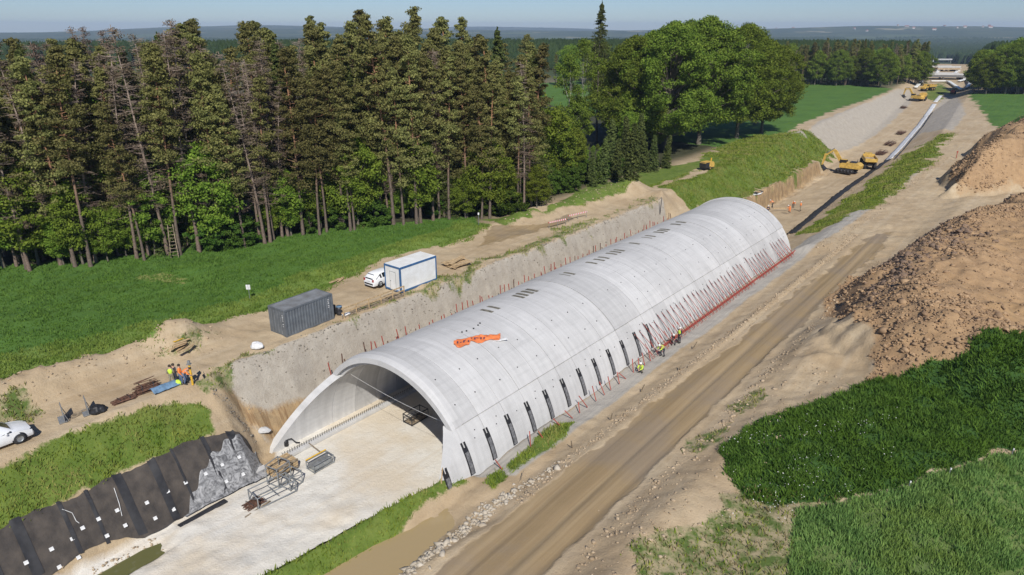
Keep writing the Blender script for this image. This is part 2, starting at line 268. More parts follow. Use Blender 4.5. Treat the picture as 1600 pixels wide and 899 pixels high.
def ground_mat():
    m, n, b = new_mat('ground_soil'); L = n.links; N = n.nodes
    geo = N.new('ShaderNodeNewGeometry'); P = geo.outputs['Position']
    mp = N.new('ShaderNodeMapping'); mp.inputs['Rotation'].default_value = (0, 0, -TA); L.new(P, mp.inputs['Vector'])   # x along the road
    def noise(scale, detail=5, vec=P, st=None, rough=.55):
        t = N.new('ShaderNodeTexNoise'); t.inputs['Scale'].default_value = scale; t.inputs['Detail'].default_value = detail; t.inputs['Roughness'].default_value = rough
        if st:
            q = N.new('ShaderNodeMapping'); q.inputs['Scale'].default_value = st; L.new(mp.outputs[0], q.inputs['Vector']); L.new(q.outputs[0], t.inputs['Vector'])
        else: L.new(vec, t.inputs['Vector'])
        return t.outputs[0]
    def rng_(x, a, b_, c=0, d=1):
        r = N.new('ShaderNodeMapRange'); r.inputs[1].default_value = a; r.inputs[2].default_value = b_; r.inputs[3].default_value = c; r.inputs[4].default_value = d; L.new(x, r.inputs[0]); return r.outputs[0]
    def mix(f, c1, c2):
        x = N.new('ShaderNodeMix'); x.data_type = 'RGBA'
        if isinstance(f, float): x.inputs[0].default_value = f
        else: L.new(f, x.inputs[0])
        for i, c in ((6, c1), (7, c2)):
            if isinstance(c, tuple): x.inputs[i].default_value = (*c, 1)
            else: L.new(c, x.inputs[i])
        return x.outputs[2]
    def mth(op, a, b_):
        x = N.new('ShaderNodeMath'); x.operation = op
        for i, c in ((0, a), (1, b_)):
            if isinstance(c, (int, float)): x.inputs[i].default_value = c
            else: L.new(c, x.inputs[i])
        return x.outputs[0]
    nA = noise(.12, 6); nB = noise(.9, 8, rough=.65); nC = noise(5.5, 8, rough=.7); nD = noise(22, 3)
    streak = noise(1, 7, st=(.035, .9, 1), rough=.6); streak2 = noise(1, 6, st=(.15, 5, 1), rough=.6); drip = noise(1, 5, st=(3.5, .35, .35))
    def layer(base, name, col, amp=.55, sharp=.12, nz=None):
        a = N.new('ShaderNodeAttribute'); a.attribute_name = name
        f = mth('ADD', a.outputs['Fac'], mth('MULTIPLY', mth('SUBTRACT', nz if nz else nC, .5), amp))
        return mix(rng_(f, .5 - sharp, .5 + sharp), base, col), rng_(f, .5 - sharp, .5 + sharp)
    g = lambda f, c1, c2, a=.35, b_=.65: mix(rng_(f, a, b_), c1, c2)
    dirt = g(nA, (.40,.30,.185), (.50,.40,.265)); dirt = mix(rng_(nB, .4, .75, 0, .5), dirt, (.30,.215,.125)); dirt = mix(rng_(streak, .5, .75, 0, .5), dirt, (.56,.47,.34))
    dirt = mix(rng_(nC, .55, .8, 0, .45), dirt, (.24,.18,.115)); dirt = mix(rng_(noise(2.2, 6, rough=.7), .54, .66, 0, .45), dirt, (.33,.245,.155)); dirt = mix(rng_(noise(.35, 5), .52, .66, 0, .5), dirt, (.50,.385,.25))
    far_a = N.new('ShaderNodeAttribute'); far_a.attribute_name = 'far'
    c = dirt
    farf = g(noise(.004, 5), (.030,.055,.020), (.055,.075,.03), .45, .55); farf = mix(rng_(noise(.0022, 4), .56, .6), farf, (.075,.105,.04)); farf = mix(rng_(noise(.0031, 3), .64, .66), farf, (.26,.24,.14))
    c = mix(far_a.outputs['Fac'], c, farf)
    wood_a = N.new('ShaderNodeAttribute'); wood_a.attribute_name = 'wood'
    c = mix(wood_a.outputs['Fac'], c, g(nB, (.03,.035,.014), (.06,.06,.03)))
    fld = g(nA, (.060,.130,.022), (.085,.175,.030)); fld = mix(rng_(streak, .45, .7, 0, .8), fld, (.095,.175,.022)); fld = mix(rng_(streak2, .5, .8, 0, .5), fld, (.030,.085,.014)); fld = mix(rng_(nC, .5, .8, 0, .35), fld, (.03,.085,.010)); ml_a = N.new('ShaderNodeAttribute'); ml_a.attribute_name = 'mlight'; fld = mix(ml_a.outputs['Fac'], fld, (.15,.22,.045))
    bare_a = N.new('ShaderNodeAttribute'); bare_a.attribute_name = 'bare'
    fld = mix(rng_(mth('MULTIPLY', bare_a.outputs['Fac'], nB), .38, .5, 0, .75), fld, (.27,.26,.09))
    strip = g(streak2, (.33,.31,.275), (.42,.39,.34)); c, _ = layer(c, 'strip', strip, .5)
    spoil = g(nB, (.32,.205,.11), (.43,.285,.155)); spoil = mix(rng_(nA, .5, .65, 0, .6), spoil, (.37,.24,.12)); spoil = mix(rng_(nC, .52, .7, 0, .6), spoil, (.22,.14,.085)); c, _ = layer(c, 'spoil', spoil, .9, .2, nB)
    streak3 = noise(1, 5, st=(.02, 2.6, 1), rough=.6); mud = g(streak, (.27,.195,.105), (.35,.26,.15)); mud = mix(rng_(streak3, .48, .6, 0, .6), mud, (.24,.17,.09)); mud = mix(rng_(streak2, .55, .75, 0, .4), mud, (.36,.28,.17)); mud = mix(rng_(nA, .48, .6, 0, .45), mud, (.235,.195,.155)); c, mudf = layer(c, 'mud', mud, .5, .1, nB)
    spr = g(nB, (.35,.31,.255), (.44,.40,.335)); spr = mix(rng_(nC, .5, .7, 0, .5), spr, (.29,.255,.205)); spr = mix(rng_(drip, .45, .7, 0, .5), spr, (.36,.315,.255)); spr = mix(rng_(nC, .62, .75, 0, .5), spr, (.15,.14,.10)); c, _ = layer(c, 'spray', spr, .5, .1, nB)
    cut = g(nB, (.26,.19,.11), (.42,.29,.155)); cut = mix(rng_(drip, .5, .62, 0, .75), cut, (.20,.12,.06)); c, _ = layer(c, 'cut', cut, .5, .15)
    flo = g(nB, (.62,.59,.525), (.74,.715,.655)); flo = mix(rng_(nA, .48, .62, 0, .65), flo, (.60,.50,.36)); flo = mix(rng_(streak, .5, .7, 0, .4), flo, (.52,.43,.31)); flo = mix(rng_(nC, .6, .75, 0, .4), flo, (.42,.37,.30)); flo = mix(rng_(nB, .5, .75, 0, .4), flo, (.48,.41,.31)); c, _ = layer(c, 'floor', flo, .7, .2, nB)
    wd = g(nB, (.09,.135,.03), (.36,.30,.18), .42, .58); c, _ = layer(c, 'weeds', wd, 1.1, .1, nC)
    c, _ = layer(c, 'field', fld, .5, .1, nC)
    gr = g(nB, (.085,.14,.018), (.15,.20,.038)); gr = mix(rng_(nA, .5, .65, 0, .6), gr, (.19,.20,.055)); gr = mix(rng_(nC, .5, .7, 0, .5), gr, (.035,.075,.010)); c, _ = layer(c, 'grass', gr, .7, .1)
    rk = g(nB, (.028,.075,.014), (.055,.12,.022)); rk = mix(rng_(nC, .5, .7, 0, .6), rk, (.015,.04,.008)); c, _ = layer(c, 'rank', rk, .7, .08)
    cp = g(nA, (.10,.15,.045), (.15,.20,.06)); cp = mix(rng_(streak2, .5, .7, 0, .4), cp, (.035,.08,.022)); c, _ = layer(c, 'crop', cp, .6, .08)
    c = mix(rng_(nD, .45, .75, 0, .18), c, (.06,.05,.04))
    L.new(c, b.inputs['Base Color']); b.inputs['Specular IOR Level'].default_value = .25
    L.new(rng_(mth('MULTIPLY', mudf, rng_(streak, .35, .6)), 0, 1, .92, .5), b.inputs['Roughness'])
    bp = N.new('ShaderNodeBump'); bp.inputs['Strength'].default_value = .9; bp.inputs['Distance'].default_value = .12
    hsum = mth('ADD', mth('MULTIPLY', nB, .8), mth('MULTIPLY', nC, .55)); L.new(mth('MULTIPLY', hsum, rng_(mudf, 0, 1, 1, .25)), bp.inputs['Height']); L.new(bp.outputs[0], b.inputs['Normal'])
    return m

# ------------------------------------------------------------------ mesh helpers
def mesh_np(name, V, F, mats, smooth=False):
    """V (n,3); F (m,k) of a single arity"""
    V = np.asarray(V, np.float32); F = np.asarray(F, np.int32); me = bpy.data.meshes.new(name)
    k = F.shape[1]; me.vertices.add(len(V)); me.vertices.foreach_set('co', V.ravel())
    me.loops.add(F.size); me.loops.foreach_set('vertex_index', F.ravel())
    me.polygons.add(len(F)); me.polygons.foreach_set('loop_start', np.arange(0, F.size, k, dtype=np.int32)); me.polygons.foreach_set('loop_total', np.full(len(F), k, np.int32))
    if smooth: me.polygons.foreach_set('use_smooth', np.ones(len(F), bool))
    me.update(calc_edges=True)
    me.materials.append(mats); return me
def link(name, data, parent=None, loc=None, rz=0):
    o = bpy.data.objects.new(name, data); COL.objects.link(o)
    if parent: o.parent = parent
    if loc is not None: o.location = loc
    if rz: o.rotation_euler.z = rz
    return o
def tag(o, label=None, cat=None, group=None, kind=None):
    if label: o['label'] = label
    if cat: o['category'] = cat
    if group: o['group'] = group
    if kind: o['kind'] = kind
    return o
def thing(name, label, cat, loc, rz=0, group=None):
    return tag(link(name, None, None, loc, rz), label, cat, group)
class MB:
    def __init__(s): s.v = []; s.f = []; s.sm = []
    def add(s, V, F, smooth=False):
        n = len(s.v); s.v += [tuple(v) for v in V]; s.f += [tuple(i + n for i in f) for f in F]; s.sm += [smooth] * len(F); return s
    def box(s, c, d, rz=0, ry=0, rx=0, taper=1.0, b=0.0):
        x, y, z = [q / 2 for q in d]; M = Matrix.Translation(c) @ Matrix.Rotation(rz, 4, 'Z') @ Matrix.Rotation(ry, 4, 'Y') @ Matrix.Rotation(rx, 4, 'X')
        b = min(b, x * .9, y * .9, z * .9)
        if b <= 0:
            V = [(-x,-y,-z),(x,-y,-z),(x,y,-z),(-x,y,-z),(-x*taper,-y*taper,z),(x*taper,-y*taper,z),(x*taper,y*taper,z),(-x*taper,y*taper,z)]
            F = [(0,3,2,1),(4,5,6,7),(0,1,5,4),(1,2,6,5),(2,3,7,6),(3,0,4,7)]
        else:
            bm = bmesh.new(); bmesh.ops.create_cube(bm, size=1)
            for v in bm.verts:
                k = taper if v.co.z > 0 else 1; v.co = Vector((v.co.x * 2 * x * k, v.co.y * 2 * y * k, v.co.z * 2 * z))
            bmesh.ops.bevel(bm, geom=list(bm.edges), offset=b, segments=2, affect='EDGES', profile=.6)
            bm.verts.index_update(); V = [tuple(v.co) for v in bm.verts]; F = [tuple(v.index for v in f.verts) for f in bm.faces]; bm.free()
        return s.add([M @ Vector(v) for v in V], F)
    def tube(s, pts, r, n=8, cap=True, smooth=True):
        pts = [Vector(p) for p in pts]; rs = r if isinstance(r, (list, tuple)) else [r] * len(pts); V = []; F = []; prev = None
        for i, p in enumerate(pts):
            d = (pts[min(i + 1, len(pts) - 1)] - pts[max(i - 1, 0)]).normalized()
            a = prev if prev else (Vector((0, 0, 1)) if abs(d.z) < .9 else Vector((1, 0, 0)))
            x = (a - d * a.dot(d)).normalized(); prev = x; y = d.cross(x)
            for k in range(n):
                t = 2 * math.pi * k / n; V.append(p + (x * math.cos(t) + y * math.sin(t)) * rs[i])
        for i in range(len(pts) - 1):
            for k in range(n): F.append((i * n + k, i * n + (k + 1) % n, (i + 1) * n + (k + 1) % n, (i + 1) * n + k))
        s.add(V, F, smooth)
        if cap: m = len(pts) - 1; s.add([V[k] for k in range(n)], [tuple(reversed(range(n)))]); s.add([V[m * n + k] for k in range(n)], [tuple(range(n))])
        return s
    def lathe(s, prof, c=(0,0,0), axis='Z', n=16):
        V = []; F = []
        for (r, h) in prof:
            for k in range(n):
                t = 2 * math.pi * k / n; a, b = r * math.cos(t), r * math.sin(t)
                V.append(Vector(c) + Vector((a, b, h) if axis == 'Z' else ((a, h, b) if axis == 'Y' else (h, a, b))))
        for i in range(len(prof) - 1):
            for k in range(n): F.append((i * n + k, i * n + (k + 1) % n, (i + 1) * n + (k + 1) % n, (i + 1) * n + k))
        return s.add(V, F, True)
    def prism(s, poly, y0, y1, axis='Y', inset=0):
        """2-D outline (x,z) pulled along y"""
        n = len(poly); cx = sum(p[0] for p in poly) / n; cz = sum(p[1] for p in poly) / n
        def P(p, y): return (p[0], y, p[1]) if axis == 'Y' else ((y, p[0], p[1]) if axis == 'X' else (p[0], p[1], y))
        V = [P(p, y0) for p in poly] + [P(p, y1) for p in poly]
        F = [tuple(range(n)), tuple(reversed(range(n, 2 * n)))] + [(i, i + n, (i + 1) % n + n, (i + 1) % n) for i in range(n)]
        return s.add(V, F)
    def mesh(s, name, m, fix=True):
        me = bpy.data.meshes.new(name); me.from_pydata([tuple(v) for v in s.v], [], s.f); me.polygons.foreach_set('use_smooth', s.sm)
        if fix:
            bm = bmesh.new(); bm.from_mesh(me); bmesh.ops.recalc_face_normals(bm, faces=bm.faces); bm.to_mesh(me); bm.free()
        me.materials.append(m); me.update(); return me
    def build(s, name, m, parent=None, loc=None, rz=0): return link(name, s.mesh(name, m), parent, loc, rz)
def dup(root, loc, rz=None, sc=None, label=None, group=None, parent=None):
    c = root.copy(); COL.objects.link(c)
    if parent is not None: c.parent = parent
    if loc is not None: c.location = loc
    if rz is not None: c.rotation_euler.z = rz
    if sc is not None: c.scale = (sc, sc, sc) if isinstance(sc, (int, float)) else sc
    if label: c['label'] = label
    if group: c['group'] = group
    for ch in root.children:
        d = ch.copy(); COL.objects.link(d); d.parent = c
        for g in ch.children:
            e = g.copy(); COL.objects.link(e); e.parent = d
    return c
# ------------------------------------------------------------------ ground
def axis(parts):
    out = [parts[0][0]]
    for (a, b, d0, d1) in parts:
        x = a; n = max(2, int(abs(b - a) / ((d0 + d1) / 2)))
        t = np.linspace(0, 1, n + 1)[1:]
        if abs(d1 - d0) < 1e-6: out += list(a + (b - a) * t)
        else:
            r = (d1 / d0); n = int(math.log(r) / math.log(1 + (d1 - d0) / (b - a))); t = np.arange(1, n + 1); s = (r ** (t / n) - 1) / (r - 1); out += list(a + (b - a) * s)
    return np.array(out)
ua = axis([(-300, -20, 20, 19.99), (-20, 64, .26, .26), (64, 118, .34, .34), (118, 460, .4, 2.6), (460, 6500, 2.6, 160)])
wa = np.concatenate([-axis([(63, 130, .5, 2.0), (130, 6000, 2.0, 160)])[::-1], axis([(-63, -52, .4, .4), (-52, -14, .22, .22), (-14, 8, .28, .28), (8, 60, .4, 3), (60, 1500, 3, 160)])[1:]])
wa = np.unique(np.round(wa, 4))
UU, WW = np.meshgrid(ua, wa, indexing='ij')
XX = TX * UU + TY * WW; YY = TY * UU - TX * WW
ZZ = hfull(UU, WW)
DD = np.hypot(XX, YY)
ZZ = ZZ + sstep(2500, 5200, DD) * (fbm(XX * .00045, YY * .00045, 71, 4)) * 95 * sstep(2500, 9000, DD + 2500) - sstep(700, 2500, DD) * 6
V = np.stack([XX, YY, ZZ], -1).reshape(-1, 3)
nu, nw = UU.shape; idx = np.arange(nu * nw).reshape(nu, nw)
F = np.stack([idx[:-1, :-1], idx[:-1, 1:], idx[1:, 1:], idx[1:, :-1]], -1).reshape(-1, 4)
GM = ground_mat()
gm = mesh_np('ground', V, F, GM, True)
MK = masks(XX.ravel(), YY.ravel())
WS = (WW - cshift(UU)).ravel(); DF = DD.ravel()
MK['far'] = np.clip(sstep(300, 420, DF) * (1 - (sstep(-60, -54, WS) * (1 - sstep(-24, -18, WS))) * (1 - sstep(900, 1050, DF))), 0, 1)
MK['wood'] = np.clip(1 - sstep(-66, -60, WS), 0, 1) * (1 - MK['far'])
bare = [pp((195,432),(260,425),(310,436),(290,446),(215,440)), pp((640,455),(655,448),(660,455))]
MK['bare'] = np.clip(.5 + np.max([poly_sd(P, XX.ravel(), YY.ravel()) for P in bare], 0) / 1.5, 0, 1)
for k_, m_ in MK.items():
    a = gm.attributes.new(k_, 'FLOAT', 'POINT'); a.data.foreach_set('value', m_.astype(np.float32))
tag(link('ground', gm), kind='structure')
print('ground', len(V))

# ------------------------------------------------------------------ the concrete vault
def concrete():
    m, n, b = new_mat('precast_concrete'); L = n.links; N = n.nodes
    geo = N.new('ShaderNodeNewGeometry'); oi = N.new('ShaderNodeObjectInfo')
    mp = N.new('ShaderNodeMapping'); mp.inputs['Rotation'].default_value = (0, 0, -TA); L.new(geo.outputs['Position'], mp.inputs['Vector'])
    def noise(s, st, d=5):
        q = N.new('ShaderNodeMapping'); q.inputs['Scale'].default_value = st; L.new(mp.outputs[0], q.inputs['Vector'])
        t = N.new('ShaderNodeTexNoise'); t.inputs['Scale'].default_value = s; t.inputs['Detail'].default_value = d; t.inputs['Roughness'].default_value = .6; L.new(q.outputs[0], t.inputs['Vector']); return t.outputs[0]
    def mr(x, a, c, d, e):
        r = N.new('ShaderNodeMapRange'); r.inputs[1].default_value = a; r.inputs[2].default_value = c; r.inputs[3].default_value = d; r.inputs[4].default_value = e; L.new(x, r.inputs[0]); return r.outputs[0]
    def mul(a, c):
        x = N.new('ShaderNodeMath'); x.operation = 'MULTIPLY'; L.new(a, x.inputs[0]); L.new(c, x.inputs[1]); return x.outputs[0]
    v = mul(mr(noise(.7, (1, 1, 1)), .3, .7, .95, 1.03), mr(noise(1, (2.4, .25, .25)), .35, .7, 1.05, .88))
    v = mul(v, mr(noise(1, (.25, 3.0, 1.0), 4), .5, .75, 1, .90)); v = mul(v, mr(oi.outputs['Random'], 0, 1, .87, 1.07))
    v = mul(v, mr(noise(9, (1, 1, 1), 3), .6, .75, 1, .93))
    hv = N.new('ShaderNodeHueSaturation'); hv.inputs['Color'].default_value = (.535, .53, .52, 1); L.new(v, hv.inputs['Value']); L.new(hv.outputs[0], b.inputs['Base Color'])
    b.inputs['Roughness'].default_value = .75; b.inputs['Specular IOR Level'].default_value = .3
    return m
M = {}
M['conc'] = concrete()
M['joint'] = mat('joint_mortar', (.16,.155,.15), .9)
M['black'] = mat('black_membrane', (.018,.018,.02), .55, bump=.02, bscale=12)
M['mem'] = mat('grey_membrane', (.16,.16,.165), .6, var=.25, scale=6)
M['patch'] = mat('fresh_mortar_patch', (.19,.175,.135), .9, var=.3, scale=4)
M['red'] = mat('red_primed_steel', (.44,.085,.06), .7, col2=(.27,.06,.045))
M['rust'] = mat('rusty_steel', (.14,.07,.045), .85, var=.3, scale=6)
M['darkm'] = mat('dark_steel', (.05,.05,.055), .5, metal=.4)
M['galv'] = mat('galvanised_steel', (.36,.38,.39), .45, metal=.6)
M['orange'] = mat('orange_tarpaulin', (.80,.22,.07), .55, var=.15, scale=2)
M['white'] = mat('white_paint', (.75,.75,.74), .4)
M['wood'] = mat('raw_timber', (.50,.36,.20), .8, var=.2, scale=5)
M['wood2'] = mat('weathered_timber', (.28,.22,.15), .85, var=.3, scale=5)
CW = -37.5; ZF = -7.0; AO, BO, AI, BI = 9.0, 8.7, 8.2, 8.05; U0, U1 = 31.0, 101.0
def ell(a, b, th): return (a * math.cos(th), ZF + b * math.sin(th))       # x = offset to the right of the axis
TH_S = math.asin((-1.55 - ZF) / BO); THI_S = math.asin((-1.55 - ZF) / BI)
tun = thing('arch_tunnel', 'long pale grey concrete arch vault standing open in the motorway cutting', 'tunnel', UW(U0, CW, 0), ROT)
def TL(u, x, z): return (u - U0, -x, z)
def shell(mb, us, tho, thi, off=0.0, n=16):
    """closed curved slab; us=(u0,u1)"""
    V = []; F = []
    for j in range(n + 1):
        t = j / n; a = tho[0] + (tho[1] - tho[0]) * t; c = thi[0] + (thi[1] - thi[0]) * t
        xo, zo = ell(AO + off, BO + off, a); xi, zi = ell(AI, BI, c)
        for (x, z) in ((xo, zo), (xi, zi)):
            V += [TL(us[0], x, z), TL(us[1], x, z)]
    for j in range(n):
        k = j * 4; q = k + 4
        F += [(k, k + 1, q + 1, q), (k + 2, q + 2, q + 3, k + 3), (k, q, q + 2, k + 2), (k + 1, k + 3, q + 3, q + 1)]
    e = n * 4; F += [(0, 2, 3, 1), (e, e + 1, e + 3, e + 2)]
    mb.add(V, F)
NR = 28; RL = (U1 - U0) / NR
rr = random.Random(3)
for i in range(NR):
    u0 = U0 + i * RL + .02; u1 = U0 + (i + 1) * RL - .02; off = rr.choice([0, .03, .06, .02])
    mb = MB(); shell(mb, (u0, u1), (TH_S + .004, math.pi - TH_S - .004), (THI_S + .004, math.pi - THI_S - .004), off, 40); o = mb.build('vault_ring', M['conc'], tun)
    o.data.polygons.foreach_set('use_smooth', [True] * len(o.data.polygons)); o.data.set_sharp_from_angle(angle=R(35))
    for s in (0, 1):
        mb = MB(); a = (-.03, TH_S - .004) if s == 0 else (math.pi - TH_S + .004, math.pi + .03); c = (-.03, THI_S - .004) if s == 0 else (math.pi - THI_S + .004, math.pi + .03)
        shell(mb, (u0, u1), a, c, -.03 + rr.random() * .02, 10); mb.build('side_panel', M['conc'], tun)
# dark backing in the joints: thin inner skin between rings
mb = MB()
for i in range(1, NR):
    u = U0 + i * RL; V = []; F = []; n = 48
    for j in range(n + 1):
        a = math.pi * j / n
        for (A, B) in ((AO - .05, BO - .05), (AI + .05, BI + .05)):
            x, z = ell(A, B, a); V += [TL(u - .019, x, z), TL(u + .019, x, z)]
    for j in range(n):
        k = j * 4; q = k + 4; F += [(k, k + 1, q + 1, q), (k + 2, q + 2, q + 3, k + 3)]
    mb.add(V, F)
mb.build('joint_seal', M['joint'], tun)
# portal rim: a raised collar
def rim(u0, u1, u2):
    mb = MB(); V = []; F = []; n = 44; prof = [(u0, -.42), (u0, .05), (u1, .20), (u2, .20), (u2 + .02, .0)]
    for j in range(n + 1):
        a = TH_S + (math.pi - 2 * TH_S) * j / n
        for (u, o) in prof:
            o = o * min(1, 4.5 * min(j, n - j) / n) if o > 0 else o; x, z = ell(AO + o, BO + o, a); V.append(TL(u, x, z))
        xi, zi = ell(AI + .35, BI + .35, THI_S + (math.pi - 2 * THI_S) * j / n); V.append(TL(u2, xi, zi))
    m = len(prof) + 1
    for j in range(n):
        for k in range(m): F.append((j * m + k, j * m + (k + 1) % m, (j + 1) * m + (k + 1) % m, (j + 1) * m + k))
    F += [tuple(range(m)), tuple(n * m + k for k in range(m))]
    mb.add(V, F, False); return mb
rim(U0 - .35, U0 + .15, U0 + .7).build('portal_rim', M['conc'], tun)
rim(U1 + .1, U1 - .4, U1 - .9).build('portal_rim', M['conc'], tun)
# sloping wing walls in front of the portal
def wing(side, ufoot, nseg=2):
    mb = MB(); V = []; F = []; n = 12; o_ = TH_S
    for j in range(n + 1):
        t = j / n; a = -.02 + (TH_S + .02) * t; c = -.02 + (THI_S + .02) * t
        uf = ufoot + (U0 - .3 - ufoot) * max(0, (t - .04) / .96) ** .92
        xo, zo = ell(AO, BO, a); xi, zi = ell(AI, BI, c)
        for (x, z) in ((xo, zo), (xi, zi)): V += [TL(uf, side * x, z), TL(U0 - .012, side * x, z)]
    for j in range(n):
        k = j * 4; q = k + 4; F += [(k, k + 1, q + 1, q), (k + 2, q + 2, q + 3, k + 3), (k, q, q + 2, k + 2), (k + 1, k + 3, q + 3, q + 1)]
    e = n * 4; F += [(0, 2, 3, 1), (e, e + 1, e + 3, e + 2)]
    mb.add(V, F); return mb
wing(-1, 24.7).build('wing_wall', M['conc'], tun); wing(1, 26.3).build('wing_wall', M['conc'], tun)
# strips of waterproofing over the panel joints of the right wall
def wallpt(u, z, side=1, off=.02):
    a = math.asin(max(-1, min(1, (z - ZF) / (BO + off)))); x, zz = ell(AO + off, BO + off, a); return TL(u, side * x, zz), Vector((0, -side * math.cos(a) / AO, math.sin(a) / BO)).normalized()
def wall_strip(u, z0, z1, wd, th=.03, off=.0, n=6, wob=0):
    V = []; F = []
    for j in range(n + 1):
        z = z0 + (z1 - z0) * j / n; p0, nn = wallpt(u, z, 1, off); p0 = Vector(p0); uw = wob * math.sin(j * 2.1 + u)
        for (du, dn) in ((-wd / 2, 0), (wd / 2, 0), (wd / 2, th), (-wd / 2, th)): V.append(p0 + Vector((du + uw, 0, 0)) + nn * dn)
    for j in range(n):
        for k in range(4): F.append((j * 4 + k, j * 4 + (k + 1) % 4, j * 4 + 4 + (k + 1) % 4, j * 4 + 4 + k))
    F += [(0, 1, 2, 3), (n * 4 + 3, n * 4 + 2, n * 4 + 1, n * 4)]; return V, F
us_ = [28.6] + [U0 + RL * k for k in range(0, 12)]
for i, u in enumerate(us_):
    zt = -2.55 if i else -3.3
    V, F = wall_strip(u, -4.75 if i else -5.2, zt - .25, .50, .03); mb = MB().add(V, F); s = mb.build('joint_membrane', M['black'], tun)
    V, F = wall_strip(u, -4.68 if i else -5.1, zt - .55, .32, .035, .03); MB().add(V, F).build('mesh_insert', M['mem'], s)
    for d in (-.15, .15):
        V, F = wall_strip(u + d, zt - .3, zt + .12 * (1 if d < 0 else .8), .17, .03); MB().add(V, F).build('loose_tab', M['black'], s)
# mortar patches along the crown
def crown_patch(u, x0, x1, wd, m, th=.012, name='mortar_patch'):
    V = []; F = []; n = 5
    for j in range(n + 1):
        x = x0 + (x1 - x0) * j / n; a = math.acos(x / (AO + .04)); p = Vector(TL(u, *ell(AO + .04, BO + .04, a)))
        for (du, dz) in ((-wd / 2, 0), (wd / 2, 0), (wd / 2, th), (-wd / 2, th)): V.append(p + Vector((du, 0, dz)))
    for j in range(n):
        for k in range(4): F.append((j * 4 + k, j * 4 + (k + 1) % 4, j * 4 + 4 + (k + 1) % 4, j * 4 + 4 + k))
    F += [(0, 1, 2, 3), (n * 4 + 3, n * 4 + 2, n * 4 + 1, n * 4)]
    return MB().add(V, F).build(name, m, tun)
for u in (43.6, 44.6, 48.2, 48.9, 49.7, 50.4, 53.8, 55.2, 56.0, 56.8, 61.2, 62.6, 63.6, 65.4, 66.3, 67.1, 70.6, 73.6, 74.6, 76.8, 77.7, 78.5, 81.6, 83.0):
    x0 = -1.6 + rr.random() * .15; crown_patch(u, x0, x0 + 1.45, .36, M['patch'])
# lifting sockets, three rows on each ring
sock = MB().lathe([(0, -.06), (.07, -.06), (.075, .03), (.045, .05), (0, .05)], n=10).mesh('lifting_anchor', M['darkm'])
for i in range(NR):
    for th in (.86, 1.12):
        x, z = ell(AO + .02, BO + .02, th + rr.uniform(-.015, .015)); u = U0 + (i + .5) * RL + rr.uniform(-.3, .3)
        o = link('lifting_anchor', sock, tun, TL(u, x, z)); o.rotation_euler.x = math.pi / 2 - th; o.scale = (.8,) * 3
for i in range(0, NR):
    for th, du in ((TH_S - .09, .62), (TH_S - .15, .5)):
        if th > TH_S - .1 and i % 3 == 2: continue
        x, z = ell(AO, BO, th); o = link('lifting_anchor', sock, tun, TL(U0 + i * RL + RL * du, x, z)); o.rotation_euler.x = math.pi / 2 - th; o.scale = (.6,) * 3
# seam: longitudinal joint grout
# kerb along the inside foot of the left wall, with its row of starter bars
kb = thing('drainage_kerb', 'low concrete kerb with dark bars running along the foot of the left tunnel wall', 'kerb', UW(22, -44.3, -6.98), ROT)
MB().box((39, 0, .14), (78, .5, .28), b=.02).build('kerb_beam', M['conc'], kb)
mb = MB()
for i in range(330):
    x = 3 + i * .23; mb.tube([(x, .05, .25), (x + rr.uniform(-.03, .03), .05 + rr.uniform(-.04, .04), .62)], .022, 4)
mb.tube([(3, .05, .5), (79, .05, .5)], .02, 4); tag(mb.build('starter_bar', M['darkm'], kb), kind='stuff')
cab = MB()
pts = [];
for k in range(13):
    t = k / 12; pts.append((0, 7.1 - 14.0 * t, 0 - .5 * t - .35 * math.sin(math.pi * t)))
cab.tube(pts, .012, 5); tag(cab.build('rope', M['white'], None, UW(31.6, CW, -1.4), ROT), 'thin pale rope sagging across the tunnel mouth under the arch', 'rope')

# ------------------------------------------------------------------ trees
def cards(rg, C, N, size, flat=0.0, jit=.5):
    """N random quads round every centre row (x,y,z,rx,ry,rz)"""
    C = np.repeat(C, N, 0); n = len(C)
    d = rg.normal(size=(n, 3)); d /= np.linalg.norm(d, axis=1)[:, None]; r = rg.random(n) ** .45
    P = C[:, :3] + d * r[:, None] * C[:, 3:6]
    nrm = d * .7 + rg.normal(size=(n, 3)) * .6 + np.array([0, 0, flat]); nrm /= np.linalg.norm(nrm, axis=1)[:, None]
    a = rg.normal(size=(n, 3)); a -= nrm * (a * nrm).sum(1)[:, None]; a /= np.linalg.norm(a, axis=1)[:, None]; b = np.cross(nrm, a)
    s = (size * (1 - jit / 2 + jit * rg.random(n)))[:, None]; k = rg.uniform(.35, .75, n)[:, None]
    V = np.stack([P - a * s, P + b * s * k, P + a * s, P - b * s * k], 1).reshape(-1, 3)
    F = np.arange(n * 4).reshape(n, 4); return V, F
M['pine_leaf'] = leaf_mat('pine_needles', (.098,.110,.035), (.315,.295,.108), .35, .30, .02)
M['pine_dry'] = leaf_mat('dry_needles', (.085,.062,.042), (.17,.13,.09), .1, .2)
M['spruce_leaf'] = leaf_mat('spruce_needles', (.055,.082,.026), (.17,.20,.062), .3, .25)
M['oak_leaf'] = leaf_mat('oak_leaves', (.062,.11,.014), (.225,.28,.045), .3, .22, .015)
M['maple_leaf'] = leaf_mat('maple_leaves', (.078,.135,.018), (.27,.34,.052), .35, .25, .02)
M['bush_leaf'] = leaf_mat('bush_leaves', (.040,.085,.012), (.115,.18,.035), .3, .3, .02)
